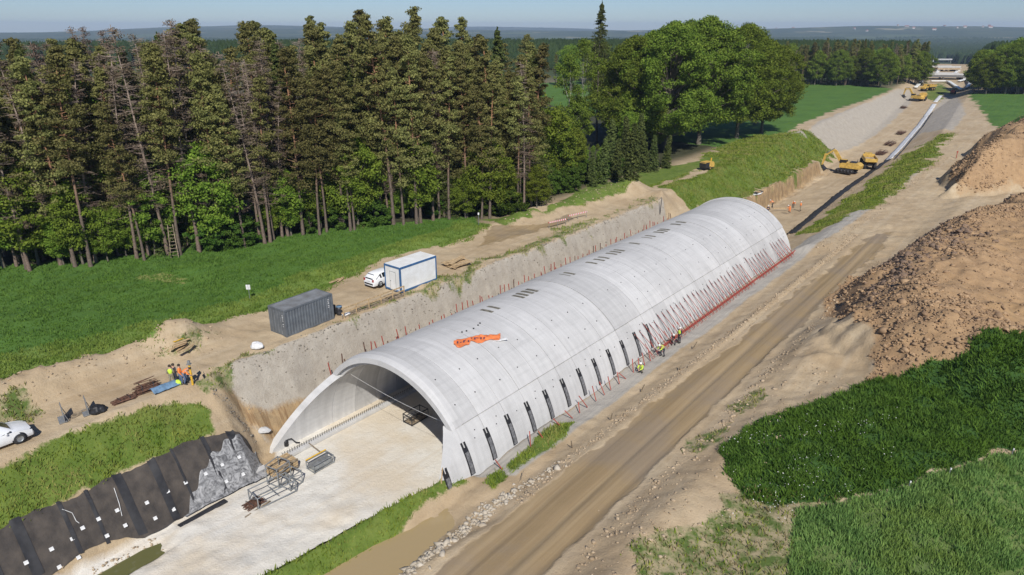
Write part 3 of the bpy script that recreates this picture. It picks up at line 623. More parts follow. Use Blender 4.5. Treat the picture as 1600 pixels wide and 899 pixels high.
def bark(name, low, high, z0, z1):
    m, n, b = new_mat(name); L = n.links; N = n.nodes
    tc = N.new('ShaderNodeTexCoord'); sp = N.new('ShaderNodeSeparateXYZ'); L.new(tc.outputs['Object'], sp.inputs[0])
    mr = N.new('ShaderNodeMapRange'); mr.inputs[1].default_value = z0; mr.inputs[2].default_value = z1; L.new(sp.outputs[2], mr.inputs[0])
    mx = N.new('ShaderNodeMix'); mx.data_type = 'RGBA'; mx.inputs[6].default_value = (*low, 1); mx.inputs[7].default_value = (*high, 1); L.new(mr.outputs[0], mx.inputs[0])
    ns = N.new('ShaderNodeTexNoise'); ns.inputs['Scale'].default_value = 5; ns.inputs['Detail'].default_value = 5; L.new(tc.outputs['Object'], ns.inputs['Vector'])
    hv = N.new('ShaderNodeHueSaturation'); r = N.new('ShaderNodeMapRange'); r.inputs[1].default_value = .3; r.inputs[2].default_value = .7; r.inputs[3].default_value = .6; r.inputs[4].default_value = 1.25
    L.new(ns.outputs[0], r.inputs[0]); L.new(r.outputs[0], hv.inputs['Value']); L.new(mx.outputs[2], hv.inputs['Color']); L.new(hv.outputs[0], b.inputs['Base Color']); b.inputs['Roughness'].default_value = .9; b.inputs['Specular IOR Level'].default_value = .2
    return m
M['pine_bark'] = bark('pine_bark', (.155,.12,.095), (.34,.185,.105), 6, 15)
M['dead_bark'] = bark('dead_bark', (.19,.14,.11), (.33,.26,.21), 4, 18)
M['grey_bark'] = bark('grey_bark', (.16,.14,.11), (.20,.17,.13), 2, 12)
M['birch_bark'] = bark('birch_bark', (.30,.285,.26), (.42,.40,.37), 2, 12)
def trunk_pts(rg, h, r0, r1, wob, n=9):
    ph = rg.uniform(0, 6); dx, dy = rg.normal(size=2) * wob; P = []; Rr = []
    for i in range(n):
        t = i / (n - 1); P.append(Vector((dx * t * t + .12 * math.sin(ph + t * 5), dy * t * t + .12 * math.cos(ph * 1.3 + t * 4), h * t))); Rr.append(r0 * (1 - t) + r1 * t + (r0 * .35 if i == 0 else 0))
    return P, Rr
def along(P, t):
    f = t * (len(P) - 1); i = min(int(f), len(P) - 2); return P[i].lerp(P[i + 1], f - i)
def mk_tree(name, kind, seed, h):
    rg = np.random.default_rng(seed); root = link(name, None); tb = MB()
    bark_ = {'pine': 'pine_bark', 'dead': 'dead_bark', 'spruce': 'grey_bark', 'oak': 'grey_bark', 'maple': 'grey_bark', 'bush': 'grey_bark', 'tall': 'grey_bark', 'birch': 'birch_bark', 'thin': 'pine_bark'}[kind]
    C = []; npc = 50; size = .3; leaf = 'pine_leaf'; flat = .3; twigs = []
    if kind in ('pine', 'thin'):
        P, Rr = trunk_pts(rg, h, .21, .05, .8); tb.tube(P, Rr, 7); base = rg.uniform(.24, .52) if kind == 'pine' else .78
        nb = 84 if kind == 'pine' else 30
        for i in range(nb):
            t = base + (1 - base) * ((i + rg.random()) / nb) ** .9; p = along(P, t); k = (t - base) / (1 - base)
            L_ = (2.55 * (1 - k) ** .7 * min(1, .5 + k * 2.2) + .25) * rg.uniform(.35, 1.1); a = rg.uniform(0, 2 * math.pi); e = p + Vector((math.cos(a) * L_, math.sin(a) * L_, L_ * rg.uniform(.05, .5)))
            tb.tube([p, p.lerp(e, .5) + Vector((0, 0, -.1)), e], [.05, .035, .015], 4, False)
            s = rg.uniform(.45, 1.0) * (1 - .5 * k)
            C.append((e.x, e.y, e.z, s * 1.65, s * 1.65, s * .75))
            if L_ > 1.7: q = p.lerp(e, .55); C.append((q.x + rg.normal() * .3, q.y + rg.normal() * .3, q.z + .1, s * .8, s * .8, s * .38))
        for i in range(12):
            t = rg.uniform(.15, base + .1); p = along(P, t); a = rg.uniform(0, 6.28); L_ = rg.uniform(.5, 1.9); tb.tube([p, p + Vector((math.cos(a) * L_, math.sin(a) * L_, rg.uniform(-.3, .3)))], [.03, .008], 3, False)
        npc = 100; size = .15; flat = .3; C += [(P[-1].x, P[-1].y, P[-1].z - .3 * q, .12 + .13 * q, .12 + .13 * q, .3) for q in range(5)] if kind == 'pine' else []
    elif kind == 'dead':
        P, Rr = trunk_pts(rg, h, .2, .03, .9); tb.tube(P, Rr, 7)
        for i in range(150):
            t = rg.uniform(.22, .99); p = along(P, t); a = rg.uniform(0, 6.28); L_ = rg.uniform(.5, 2.5) * (1.25 - t); q = p + Vector((math.cos(a) * L_, math.sin(a) * L_, rg.uniform(-.35, .5) * L_))
            tb.tube([p, q], [.03, .008], 3, False)
            for j in range(6):
                s = p.lerp(q, rg.uniform(.3, 1)); b_ = rg.uniform(0, 6.28); l2 = rg.uniform(.25, .9); tb.tube([s, s + Vector((math.cos(b_) * l2, math.sin(b_) * l2, rg.uniform(-.2, .4) * l2))], [.018, .008], 3, False)
            if rg.random() < .3: C.append((q.x, q.y, q.z, .55, .55, .35))
        npc = 40; size = .1; leaf = 'pine_dry'
    elif kind in ('spruce', 'tall'):
        P, Rr = trunk_pts(rg, h, .05 + h * .0085, .03, .25); tb.tube(P, Rr, 7); base = .06 if kind == 'spruce' else .42
        zz = base
        while zz < .985:
            p = along(P, zz); k = (zz - base) / (1 - base); Rm = (h * .155 if kind == 'spruce' else 4.4) * (1 - k) ** (.8 if kind == 'spruce' else .95) + .1
            for j in range(7):
                a = rg.uniform(0, 6.28); L_ = Rm * rg.uniform(.7, 1.1)
                for q in (.3, .62, .95):
                    x = L_ * q; s = .16 * Rm + .14; C.append((p.x + math.cos(a) * x, p.y + math.sin(a) * x, p.z - .28 * x + rg.normal() * .08, s * 1.25, s * 1.25, s * .55))
            zz += (.028 if kind == 'spruce' else .014) * rg.uniform(.8, 1.3) * (.55 if k > .8 else 1)
        C += [(P[-1].x, P[-1].y, P[-1].z - h * .012 * q, .06 + .05 * q, .06 + .05 * q, h * .012) for q in range(7)]
        npc = (16 if kind == 'spruce' else 9) if h > 12 else 10; size = .17; leaf = 'spruce_leaf'; flat = .2
        if kind == 'tall':
            for i in range(30):
                p = along(P, rg.uniform(.1, .45)); a = rg.uniform(0, 6.28); tb.tube([p, p + Vector((math.cos(a), math.sin(a), -.2)) * rg.uniform(.3, 1)], [.02, .006], 3, False)
    else:
        rw = {'oak': .37, 'maple': .24, 'bush': .55, 'birch': .17}[kind] * h; tr = {'oak': .42, 'maple': .16, 'bush': .08, 'birch': .085}[kind]
        P, Rr = trunk_pts(rg, h * .82, tr, tr * .25, .5); tb.tube(P, Rr, 8)
        lo = {'oak': .20, 'maple': .22, 'bush': .06, 'birch': .35}[kind]; nb = {'oak': 380, 'maple': 150, 'bush': 60, 'birch': 60}[kind]
        for i in range(nb):
            a = rg.uniform(0, 6.28); t = rg.uniform(0, 1); z = lo + (1 - lo) * t
            prof = math.sin(math.pi * min(1, (t * .92 + .10))) ** .55; rad = rw * prof * (rg.uniform(.25, 1) ** .45) * (1 + .22 * math.sin(a * 3 + seed) + .22 * math.sin(a * 5 + t * 7))
            c = Vector((math.cos(a) * rad, math.sin(a) * rad, h * z)); s = h * {'oak': .046, 'maple': .058, 'bush': .10, 'birch': .05}[kind] * rg.uniform(.6, 1.5)
            C.append((c.x, c.y, c.z, s * 1.25, s * 1.25, s * .8))
            if i % 4 == 0:
                p = along(P, min(.95, max(.12, z * .75))); tb.tube([p, p.lerp(c, .5) + Vector((0, 0, -.2)), c], [tr * .35, tr * .2, tr * .06], 5, False)
        npc = {'oak': 170, 'maple': 120, 'bush': 120, 'birch': 90}[kind]; size = {'oak': .20, 'maple': .16, 'bush': .13, 'birch': .17}[kind]
        leaf = {'oak': 'oak_leaf', 'maple': 'maple_leaf', 'bush': 'bush_leaf', 'birch': 'oak_leaf'}[kind]; flat = .4
    tb.build('trunk' if kind != 'bush' else 'stem', M[bark_], root)
    if C:
        Vc, Fc = cards(rg, np.array(C), npc, size, flat); link('crown' if kind != 'bush' else 'foliage', mesh_np('crown', Vc, Fc, M[leaf]), root)
    root['h'] = h
    del root['h']
    return root
class Pool:
    """prototypes of one kind; the first use of each places the prototype itself"""
    def __init__(s, name, kind, n, h, seed): s.p = [mk_tree(name, kind, seed + i, h) for i in range(n)]; s.h = h; s.used = [False] * n; s.k = 0
    def put(s, X, Y, h, label, cat, group=None, lean=0, i=None, z=None, rx=0):
        i = s.k % len(s.p) if i is None else i; s.k += 1; pr = s.p[i]; sc = h / s.h; loc = (X, Y, (gz(X, Y) if z is None else z) - .1); rz = random.uniform(0, 6.28)
        if not s.used[i]:
            s.used[i] = True; o = pr; o.location = loc; o.rotation_euler.z = rz; o.scale = (sc, sc, sc)
        else: o = dup(pr, loc, rz, sc)
        for k in ('label', 'category', 'group'):
            if k in o: del o[k]
        o.rotation_euler.x = rx; o.rotation_euler.y = lean
        return tag(o, label, cat, group)
    def finish(s):
        for i, u in enumerate(s.used):
            if not u:
                for c in list(s.p[i].children): bpy.data.objects.remove(c)
                bpy.data.objects.remove(s.p[i])
pine = Pool('pine_tree', 'pine', 9, 25, 100); dead = Pool('dead_pine', 'dead', 5, 24, 200); thin = Pool('pine_tree', 'thin', 3, 24, 300)
spruce = Pool('spruce_tree', 'spruce', 4, 22, 400); ysp = Pool('young_spruce', 'spruce', 3, 8, 420); tall = Pool('spruce_tree', 'tall', 1, 31, 450)
oak = Pool('oak_tree', 'oak', 5, 24, 500); maple = Pool('broadleaf_tree', 'maple', 6, 12, 600); bush = Pool('bush', 'bush', 5, 3.5, 700); birch = Pool('birch_tree', 'birch', 2, 20, 800)

FRONT = [(-95,66)] + [tuple(hit(x, y).xy) for x, y in ((0,428),(120,418),(270,400),(380,386),(500,366),(620,352),(740,343))]
def front_at(X):
    xs = [p[0] for p in FRONT]; ys = [p[1] for p in FRONT]; return float(np.interp(X, xs, ys))
# the pine wood on the left
rt = random.Random(11); cnt = 0
PG = 'pines of the wood left of the cutting'
Xr = -112.0; cells = []
for i in range(64):
    for j in range(11):
        if j > 4 and (i + j) % 3: continue
        X = -108 + i * 2.35 + (j % 2) * 1.3 + rt.uniform(-1.2, 1.2); d = 1.0 + j * 3.3 + max(0, j - 5) * 3 + rt.uniform(-1.6, 1.6)
        Xf = X + d * .15
        if Xf > 6 or (Xf > -6 and j > 6): continue
        Y = front_at(Xf) + d
        if abs(X) / Y > .86: continue
        if X < -20 - .2 * d and j > 9 : pass
        cells.append((j, X, Y))
cells.sort()
for (j, X, Y) in cells:
    r = rt.random(); sx = X / Y                                   # how far left of the view
    deadp = .36 if -.66 < sx < -.26 else .16
    if r < deadp:
        dead.put(X, Y, rt.uniform(19, 27), 'bare dead pine with grey branches standing among the living pines', 'dead tree', 'dead pines in the wood', rt.uniform(-.05, .03), rx=rt.uniform(-.03, .03))
    elif r < deadp + .07:
        spruce.put(X, Y, rt.uniform(20, 26), 'dark pointed spruce growing among the pines of the wood', 'spruce tree', 'spruces among the pines')
    elif r < deadp + .12 and j > 1:
        maple.put(X, Y, rt.uniform(15, 20), 'bright green broadleaf tree growing up between the pines', 'tree', 'broadleaf trees between the pines')
    elif cnt < 292:
        cnt += 1; hh = rt.uniform(19.5, 25.2) * (.88 + .12 * min(1, (j + 1) / 3 + (rt.random() > .6))) + (2.2 if -.5 < sx < -.05 else -.6) + (rt.uniform(.5, 1.8) if rt.random() < .12 else 0) - (1.5 if sx < -.68 else 0)
        pine.put(X, Y, hh, 'tall pine with a bare trunk and grey green crown in the dense wood', 'pine tree', PG, rt.uniform(-.03, .03), rx=rt.uniform(-.03, .03))
print('pines', cnt, 'cells', len(cells))
# leafy undergrowth along the front edge of the wood
for i in range(84):
    X = -98 + i * 1.22 + rt.uniform(-.8, .8); Y = front_at(X) + rt.uniform(.5, 5.5)
    if abs(X) / Y > .84: continue
    if rt.random() < .72:
        maple.put(X, Y, rt.uniform(5, 13), 'low bright green broadleaf tree at the front edge of the pine wood', 'tree', 'young broadleaf trees along the wood edge')
    else: bush.put(X, Y, rt.uniform(2, 4), 'round green bush at the foot of the pine wood', 'bush', 'bushes along the wood edge')
for (px, py, h, nm) in ((500,366,21,'pine'),(118,418,23,'pine'),(141,418,24,'pine'),(382,386,20,'pine'),(630,352,21,'pine'),(657,350,22,'pine'),(555,360,18,'pine'),(283,398,24,'pine')):
    p = hit(px, py); pine.put(p.x, p.y, h, 'front row pine with its long bare trunk rising straight from the meadow edge', 'pine tree', 'front row pines with bare trunks')
for i in range(30):
    px = rt.uniform(60, 460) if i < 24 else rt.uniform(480, 720); X = hit(px, 395 - (px - 270) * .07).x * 1.03; Y = front_at(X) + rt.uniform(-.3, 7)
    dead.put(X, Y, rt.uniform(19, 26), 'bare dead pine with reddish grey trunk and fine twigs at the front of the wood', 'dead tree', 'dead pines at the front of the wood', rt.uniform(-.07, .04), rx=rt.uniform(-.03, .03))
# right end of the wood: two bare trunks, bushes, the lone spruce, the oaks
p = hit(778, 262); thin.put(p.x, p.y, 23.0, 'tall leaning pine with a long bare orange trunk at the gap in the wood', 'pine tree', None, .10, 0, rx=0)
p = hit(727, 300); thin.put(p.x, p.y, 22.5, 'slim pine with bare straight trunk just left of the leaning pine', 'pine tree', None, .02, 1)
for px, pb, top, k in ((822,200,52,2),(852,150,95,1)):
    q = hit(px, pb); thin.put(q.x, q.y, 26 - (top - 42) * math.hypot(q.x, q.y) / 1070, 'scrawny pine on its own in the gap, with a bare trunk and thin top' if k == 2 else 'smaller scrawny pine far back in the gap of the wood', 'pine tree', None, 0, k)
p = hit(931, 222); tall.put(p.x, p.y, 31.5 + 0 * (p.y), 'very tall pointed spruce with a long pale bare trunk in front of the oaks', 'spruce tree')
for (px, pb, top, lab) in ((908,235,60,'slender birch with pale stems showing through its crown'),(885,240,78,'small birch left of the very tall spruce')):
    q = hit(px, pb); birch.put(q.x, q.y, (26 - (top - 42) * q.y / 1000), lab, 'birch tree')
OK_ = [(985,232,58,'broad oak just right of the very tall spruce'),(1040,238,40,'tall oak in the middle of the oak row with the highest crown top'),(1092,226,34,'dense oak behind the yellow compressor'),
       (1150,216,42,'wide oak at the right end of the row with its trunk clear of the grass'),(1190,208,62,'low spreading oak at the far right beside the green field'),(1065,212,38,'rear oak half hidden by the oak row'),(1012,215,50,'rear oak behind the left part of the oak row'),(962,210,85,'smaller oak directly behind the very tall spruce')]
for i, (px, pb, top, lab) in enumerate(OK_):
    q = hit(px, pb); dd = q.y; oak.put(q.x, q.y, (26 - (top - 42) * dd / 1000 + .2), lab, 'oak tree')
for i in range(46):
    t = rt.random(); px = 768 + t * 270; py = 338 - t * 92 + rt.uniform(-58, -6) ; q = hit(px, py)
    h = rt.uniform(6, 13) * (1 if py < 300 else .8)
    if abs(px - 931) < 30 or abs(px - 800) < 26: h = min(h, max(1.5, (py - 228) * q.y / 1100))
    maple.put(q.x, q.y, h, 'bright green broadleaf tree in the thicket left of the oaks', 'tree', 'broadleaf trees of the thicket')
for i in range(30):
    t = rt.random(); px = 748 + t * 245; py = 347 - t * 84 + rt.uniform(-14, 2); q = hit(px, py)
    bush.put(q.x, q.y, rt.uniform(2, 4.2), 'rounded bush on the bank beside the haul track', 'bush', 'bushes on the bank beside the haul track')
for i, (px, py, h) in enumerate(((940,287,8),(962,281,7.5),(985,276,9),(1003,270,8),(1020,268,7),(925,292,6),(1040,262,6.5),(975,262,10),(1000,255,10),(950,270,10))):
    q = hit(px, py); ysp.put(q.x, q.y, h, 'young dark green spruce in the row below the oaks', 'spruce tree', 'young spruces below the oaks')
for px, py, h in ((700,338,17),(735,332,15),(790,322,13),(815,316,12)):
    q = hit(px, py); spruce.put(q.x, q.y, h, 'half grown spruce with hanging branches at the corner of the wood', 'spruce tree', 'half grown spruces at the wood corner')
# distant wood edges, trees one can still tell apart
FT = 'far pines at the edge of the distant wood'
for i in range(120):
    px = 1222 + (i % 60) * 3.7 + rt.uniform(-2, 2); row = i // 60; q = hit(px, 133.5); d = 1 + row * .045 + rt.uniform(0, .03)
    X, Y = q.x * d, q.y * d
    if rt.random() < .55: (spruce if rt.random() < .35 else pine).put(X, Y, rt.uniform(17, 21), 'small distant pine in the dark wood behind the green field', 'pine tree', FT)
    elif rt.random() < .5: dead.put(X, Y, rt.uniform(15, 19), 'small distant bare trunk in the dark wood behind the green field', 'dead tree', 'distant bare trunks')
    else: maple.put(X, Y, rt.uniform(12, 17), 'small distant leafy tree in the wood behind the green field', 'tree', 'distant leafy trees behind the green field')
for (px, py, top, lab) in ((1306,134,86,'round bright oak at the edge of the distant wood'),(1375,137,86,'second bright oak, nearer the motorway, at the distant wood edge'),(1432,134,88,'leafy tree beside the motorway at the right end of the distant wood'),(1345,134,84,'oak between the two bright oaks of the distant wood')):
    q = hit(px, py); oak.put(q.x, q.y, (py - top) * q.y / 1000 * .98, lab, 'oak tree')
for i in range(40):
    px = 1518 + (i % 20) * 6 + rt.uniform(-3, 3); row = i // 20; q = hit(px, 146 + (px - 1518) * .02); d = 1 + row * .06 + rt.uniform(0, .03)
    maple.put(q.x * d, q.y * d, rt.uniform(15, 22) * (1 if px > 1545 else .8), 'leafy tree of the wood on the right side of the motorway', 'tree', 'leafy trees right of the motorway')
for px, h in ((1570, 20), (1590, 22), (1540, 16)):
    q = hit(px, 147); oak.put(q.x, q.y, h, {1570: 'dark oak right of the motorway near the picture edge', 1590: 'biggest oak at the right picture edge of the far wood', 1540: 'lower oak nearest the motorway in the right hand wood'}[px], 'oak tree')
# trees seen through the gap
for i in range(44):
    px = 835 + rt.uniform(0, 400); q = hit(px, 139 + rt.uniform(-4, 2)); d = 1 + rt.uniform(0, .1)
    (pine if i % 2 else maple).put(q.x * d, q.y * d, rt.uniform(15, 19), 'small distant tree seen through the gap beyond the wood', 'tree', 'distant trees seen through the gap')
for P_ in (pine, dead, thin, spruce, ysp, tall, oak, maple, bush, birch): P_.finish()

# woods too far off to tell trees apart: one object of low canopies
M['far_leaf'] = leaf_mat('far_canopy', (.020,.036,.016), (.050,.075,.028), .1, .1)
rg = np.random.default_rng(5); n = 200000
ang = rg.uniform(-.72, .74, n); d = 380 * (3300 / 380) ** (rg.random(n) ** .75); X = np.tan(ang) * d; Y = d.copy()
u, w = toUW(X, Y); ww = w - cshift(u)
ok = (fbm(X * .0035, Y * .0035, 91, 3) > .40 + .0 * d) & ~((ww > -62) & (ww < -14) & (u < 1100)) & ~((Y < 470) & (X < 150) & (X > -60))
ok &= ~((d < 520) & (ww < -62) & (ww > -62 - 0) ) & (d > 400)
X = X[ok]; Y = Y[ok]; d = d[ok]; n = len(X); u, w = toUW(X, Y)
Z = hfull(u, w) - sstep(700, 2500, d) * 6 + sstep(2500, 5200, d) * fbm(X * .00045, Y * .00045, 71, 4) * 95 * sstep(2500, 9000, d + 2500)
hh = rg.uniform(12, 19, n); rr_ = rg.uniform(2.2, 4.2, n) * np.clip(d / 900, 1, 3)
k = 6; a = np.arange(k) * 2 * np.pi / k
ring = lambda rad, zz: np.stack([X[:, None] + np.cos(a + rg.random((n, 1)) * 6) * (rad * rg.uniform(.7, 1.3, (n, k))), Y[:, None] + np.sin(a) * (rad * rg.uniform(.7, 1.3, (n, k))), np.broadcast_to(zz[:, None], (n, k)) + rg.normal(size=(n, k)) * .8], -1)
r0 = np.stack([X[:, None] + np.cos(a) * (rr_[:, None] * rg.uniform(.7, 1.2, (n, k))), Y[:, None] + np.sin(a) * (rr_[:, None] * rg.uniform(.7, 1.2, (n, k))), np.broadcast_to((Z + 1)[:, None], (n, k))], -1)
r1 = np.stack([X[:, None] + np.cos(a) * (rr_[:, None] * rg.uniform(.6, 1.1, (n, k))), Y[:, None] + np.sin(a) * (rr_[:, None] * rg.uniform(.6, 1.1, (n, k))), np.broadcast_to((Z + hh * .7)[:, None], (n, k)) + rg.normal(size=(n, k)) * .8], -1)
tp = np.stack([X + rg.normal(size=n), Y, Z + hh], -1)[:, None]
V = np.concatenate([r0, r1, tp], 1); b0 = (np.arange(n) * (2 * k + 1))[:, None, None]
f = []
for i in range(k):
    j = (i + 1) % k; f += [(i, j, k + j), (i, k + j, k + i), (k + i, k + j, 2 * k)]
F = (b0 + np.array(f)[None]).reshape(-1, 3)
tag(link('far_woodland', mesh_np('far_woodland', V.reshape(-1, 3), F, M['far_leaf'])), 'distant dark woods stretching to the horizon', 'woodland', kind='stuff')
# ------------------------------------------------------------------ loose ground cover and stones
def sheet_grid(name, us, wsf, off, m, parent=None, nfn=None, thick=0.0):
    """a sheet lying on the ground; wsf(u)->(w0,w1), both sides real"""
    V = []; n = 26
    for u in us:
        a, b = wsf(u)
        for j in range(n + 1):
            w = a + (b - a) * j / n; V.append((u, w, j / n))
    V = np.array(V); z = hfull(V[:, 0], V[:, 1]) + off + (nfn(V[:, 0], V[:, 1], V[:, 2]) if nfn else 0)
    P = np.stack([TX * V[:, 0] + TY * V[:, 1], TY * V[:, 0] - TX * V[:, 1], z], -1)
    nu_ = len(us); I = np.arange(nu_ * (n + 1)).reshape(nu_, n + 1); F = np.stack([I[:-1, :-1], I[:-1, 1:], I[1:, 1:], I[1:, :-1]], -1).reshape(-1, 4)
    o = link(name, mesh_np(name, P, F, m, True), parent)
    if thick: md = o.modifiers.new('thickness', 'SOLIDIFY'); md.thickness = thick
    return o
def blades(name, n, box, pred, hgt, wid, m, seed, lean=.5, clump=1):
    rg = np.random.default_rng(seed); u = rg.uniform(box[0], box[1], n); w = rg.uniform(box[2], box[3], n)
    X = TX * u + TY * w; Y = TY * u - TX * w
    ok = (np.abs(X) / np.maximum(Y, 1) < 1.0) & (Y > 20); X = X[ok]; Y = Y[ok]; u = u[ok]; w = w[ok]
    p = pred(X, Y, u, w); ok = rg.random(len(X)) < p; X = X[ok]; Y = Y[ok]; u = u[ok]; w = w[ok]; n = len(X)
    p = p[ok]; Z = hfull(u, w) - .05; a = rg.uniform(0, 6.28, n); h = hgt * (.35 + .65 * np.clip(p * 2.2, 0, 1)) * rg.uniform(.5, 1.3, n) * (.6 + .8 * fbm(X * .5, Y * .5, 3)); s = wid * rg.uniform(.6, 1.4, n)
    dx, dy = np.cos(a) * s, np.sin(a) * s; b = rg.uniform(0, 6.28, n); lx, ly = np.cos(b) * h * lean * rg.random(n), np.sin(b) * h * lean * rg.random(n)
    A = np.stack([X - dx, Y - dy, Z], -1); B = np.stack([X + dx, Y + dy, Z], -1); C = np.stack([X + lx + dx * .5, Y + ly + dy * .5, Z + h * .65], -1); D = np.stack([X + lx * 1.8, Y + ly * 1.8, Z + h], -1)
    V = np.stack([A, B, C, D], 1).reshape(-1, 3); F = np.arange(n * 4).reshape(n, 4)
    print(name, n); return link(name, mesh_np(name, V, F, m))
M['g_grass'] = leaf_mat('bank_grass', (.11,.175,.022), (.29,.34,.055), .3, 0, .02, (.36,.33,.12))
M['g_crop'] = leaf_mat('young_cereal', (.12,.225,.060), (.30,.43,.13), .3, 0, .02, (.23,.31,.07))
M['g_rank'] = leaf_mat('rank_grass', (.038,.11,.020), (.115,.235,.042), .3, 0, .02, (.075,.17,.022))
M['g_dry'] = leaf_mat('dry_weeds', (.17,.15,.06), (.36,.31,.17), .3, 0)
M['g_field'] = leaf_mat('meadow', (.075,.145,.026), (.175,.26,.055), .3, 0, .02, (.13,.21,.034))
M['g_mlight'] = leaf_mat('meadow_light', (.13,.19,.035), (.29,.34,.075), .3, 0, .02, (.14,.22,.04))
M['petal'] = mat('white_petals', (.75,.75,.68), .8)
CD_ = hit(1600, 715) - hit(1290, 800); CD = (CD_.x / CD_.xy.length, CD_.y / CD_.xy.length)
def zp(name, thr=.5, dens=1.0):
    def f(X, Y, u, w):
        m = masks(X, Y, [name])[name]; d_ = np.clip((m - thr + .28) / .5, 0, 1) ** 1.5 * dens * (.35 + .65 * (fbm(X * .9, Y * .9, 77) > .42))
        if name == 'crop': q = X * CD[1] - Y * CD[0]; d_ = d_ * (.5 + .5 * (np.sin(q * 2 * np.pi / .6) > -.3)) * (1 - .8 * np.exp(-((np.abs(np.mod(q + 3, 11) - 5.5) - .9) / .2) ** 2))
        if name in ('field', 'mlight'): q = w + .02 * u; d_ = d_ * (1 - .75 * np.exp(-((np.abs(np.mod(q, 13) - 6.5) - .9) / .22) ** 2))
        return d_
    return f
tag(blades('grass', 420000, (-20, 140, -56, -22), zp('grass'), .30, .055, M['g_grass'], 1), 'fresh green grass on the banks of the cutting', 'grass', kind='stuff')
tag(blades('crop', 620000, (18, 75, -22, 14), zp('crop', .5), .42, .04, M['g_crop'], 2, .35), 'light green young cereal crop in the field at the lower right', 'crop', kind='stuff')
tag(blades('rank_grass', 520000, (18, 100, -24, 12), zp('rank', .5), .38, .06, M['g_rank'], 3, .7), 'dark green rank growth covering the low mound', 'grass', kind='stuff')
tag(blades('dry_weeds', 70000, (5, 70, -60, 12), zp('weeds', .45, .95), .34, .05, M['g_dry'], 4), 'dry straw coloured weeds on the bare earth', 'weeds', kind='stuff')
tag(blades('green_weeds', 110000, (5, 100, -60, 12), zp('weeds', .45, .9), .32, .06, M['g_grass'], 5), 'green weeds on the bare earth beside the haul road', 'weeds', kind='stuff')
tag(blades('meadow', 420000, (-6, 100, -115, -55), (lambda X, Y, u, w: zp('field')(X, Y, u, w) * (1 - zp('mlight', .35)(X, Y, u, w))), .22, .07, M['g_field'], 6, .5), 'dark green meadow between the wood and the haul track', 'grass', kind='stuff')
tag(blades('grass', 90000, (140, 236, -64, -22), zp('grass'), .34, .12, M['g_grass'], 41), 'green grass on the far banks of the cutting', 'grass', kind='stuff')
tag(blades('meadow', 260000, (-6, 75, -90, -55), zp('mlight', .35), .28, .06, M['g_mlight'], 61, .5), 'lighter yellow green band of meadow along the haul track', 'grass', kind='stuff')
def flowers():
    rg = np.random.default_rng(8); n = 2600; px = rg.uniform(1130, 1420, n); py = rg.uniform(650, 810, n); V = []; F = []
    dens = vn(px / 22, py / 22, 5)
    for i in range(n):
        if dens[i] < .6 or rg.random() < .75: continue
        X, Y = hitz(px[i], py[i], -2.2).xy; u, w = toUW(X, Y)
        if masks(np.array([X]), np.array([Y]), ['rank'])['rank'][0] < .4 and masks(np.array([X]), np.array([Y]), ['weeds'])['weeds'][0] < .5: continue
        z = gz(X, Y) + .55; s = rg.uniform(.02, .045); k = len(V)
        for j in range(5): V.append((X + s * math.cos(j * 1.257), Y + s * math.sin(j * 1.257), z + rg.normal() * .01))
        F.append((k, k + 1, k + 2, k + 3, k + 4))
    me = bpy.data.meshes.new('wild_flowers'); me.from_pydata(V, [], F); me.materials.append(M['petal']); tag(link('wild_flowers', me), 'tiny white wild flowers scattered in the dark green growth', 'flowers', kind='stuff')
flowers()
_bm = bmesh.new(); bmesh.ops.create_icosphere(_bm, subdivisions=1, radius=1); IV = np.array([v.co[:] for v in _bm.verts]); IF = np.array([[v.index for v in f.verts] for f in _bm.faces]); _bm.free()
def stones(name, X, Y, S, m, seed, sink=.25, flat=.65):
    rg = np.random.default_rng(seed); n = len(X); u, w = toUW(X, Y); Z = hfull(u, w)
    q = IV[None] * (1 + rg.normal(size=(n, len(IV), 1)) * .28) * S[:, None, None] * np.stack([rg.uniform(.7, 1.3, n), rg.uniform(.6, 1.1, n), np.full(n, flat) * rg.uniform(.7, 1.2, n)], -1)[:, None]
    a = rg.uniform(0, 6.28, n)[:, None]; x = q[..., 0] * np.cos(a) - q[..., 1] * np.sin(a); y = q[..., 0] * np.sin(a) + q[..., 1] * np.cos(a)
    V = np.stack([x + X[:, None], y + Y[:, None], q[..., 2] + (Z + S * flat * (1 - sink * 2) * .5)[:, None]], -1).reshape(-1, 3)
    F = (IF[None] + (np.arange(n) * len(IV))[:, None, None]).reshape(-1, 3); return link(name, mesh_np(name, V, F, m))
M['clod'] = mat('red_brown_clods', (.42,.285,.165), .95, col2=(.22,.145,.09), scale=.8, spec=.2)
M['chalk'] = mat('pale_rubble', (.50,.45,.37), .9, col2=(.36,.30,.22), scale=1.2)
M['dirtclod'] = mat('sandy_clods', (.48,.38,.26), .95, col2=(.26,.19,.12), scale=1.2)
rg = np.random.default_rng(12)
def sc_zone(n, box, zone, thr=.5, cl=0, seed=1, cs=.12):
    rg = np.random.default_rng(seed); u = rg.uniform(box[0], box[1], n); w = rg.uniform(box[2], box[3], n); X = TX * u + TY * w; Y = TY * u - TX * w
    m = masks(X, Y, [zone])[zone] > thr
    if cl: m &= (fbm(u * cs, w * cs * 2, 55, 3) > cl) | (rg.random(n) < .12)
    m &= (X / Y < .9) & (masks(X, Y, ['rank'])['rank'] < .3); return X[m], Y[m]
X, Y = sc_zone(110000, (50, 240, -20, 12), 'spoil', .5, .5, 21); D_ = np.hypot(X, Y)
S = rg.gamma(1.5, .045, len(X)) + .04; S = np.clip(S, .04, .5); tag(stones('spoil_stones', X, Y, S, M['clod'], 3), 'red brown stones and clods strewn over the spoil heap', 'stones', kind='stuff')
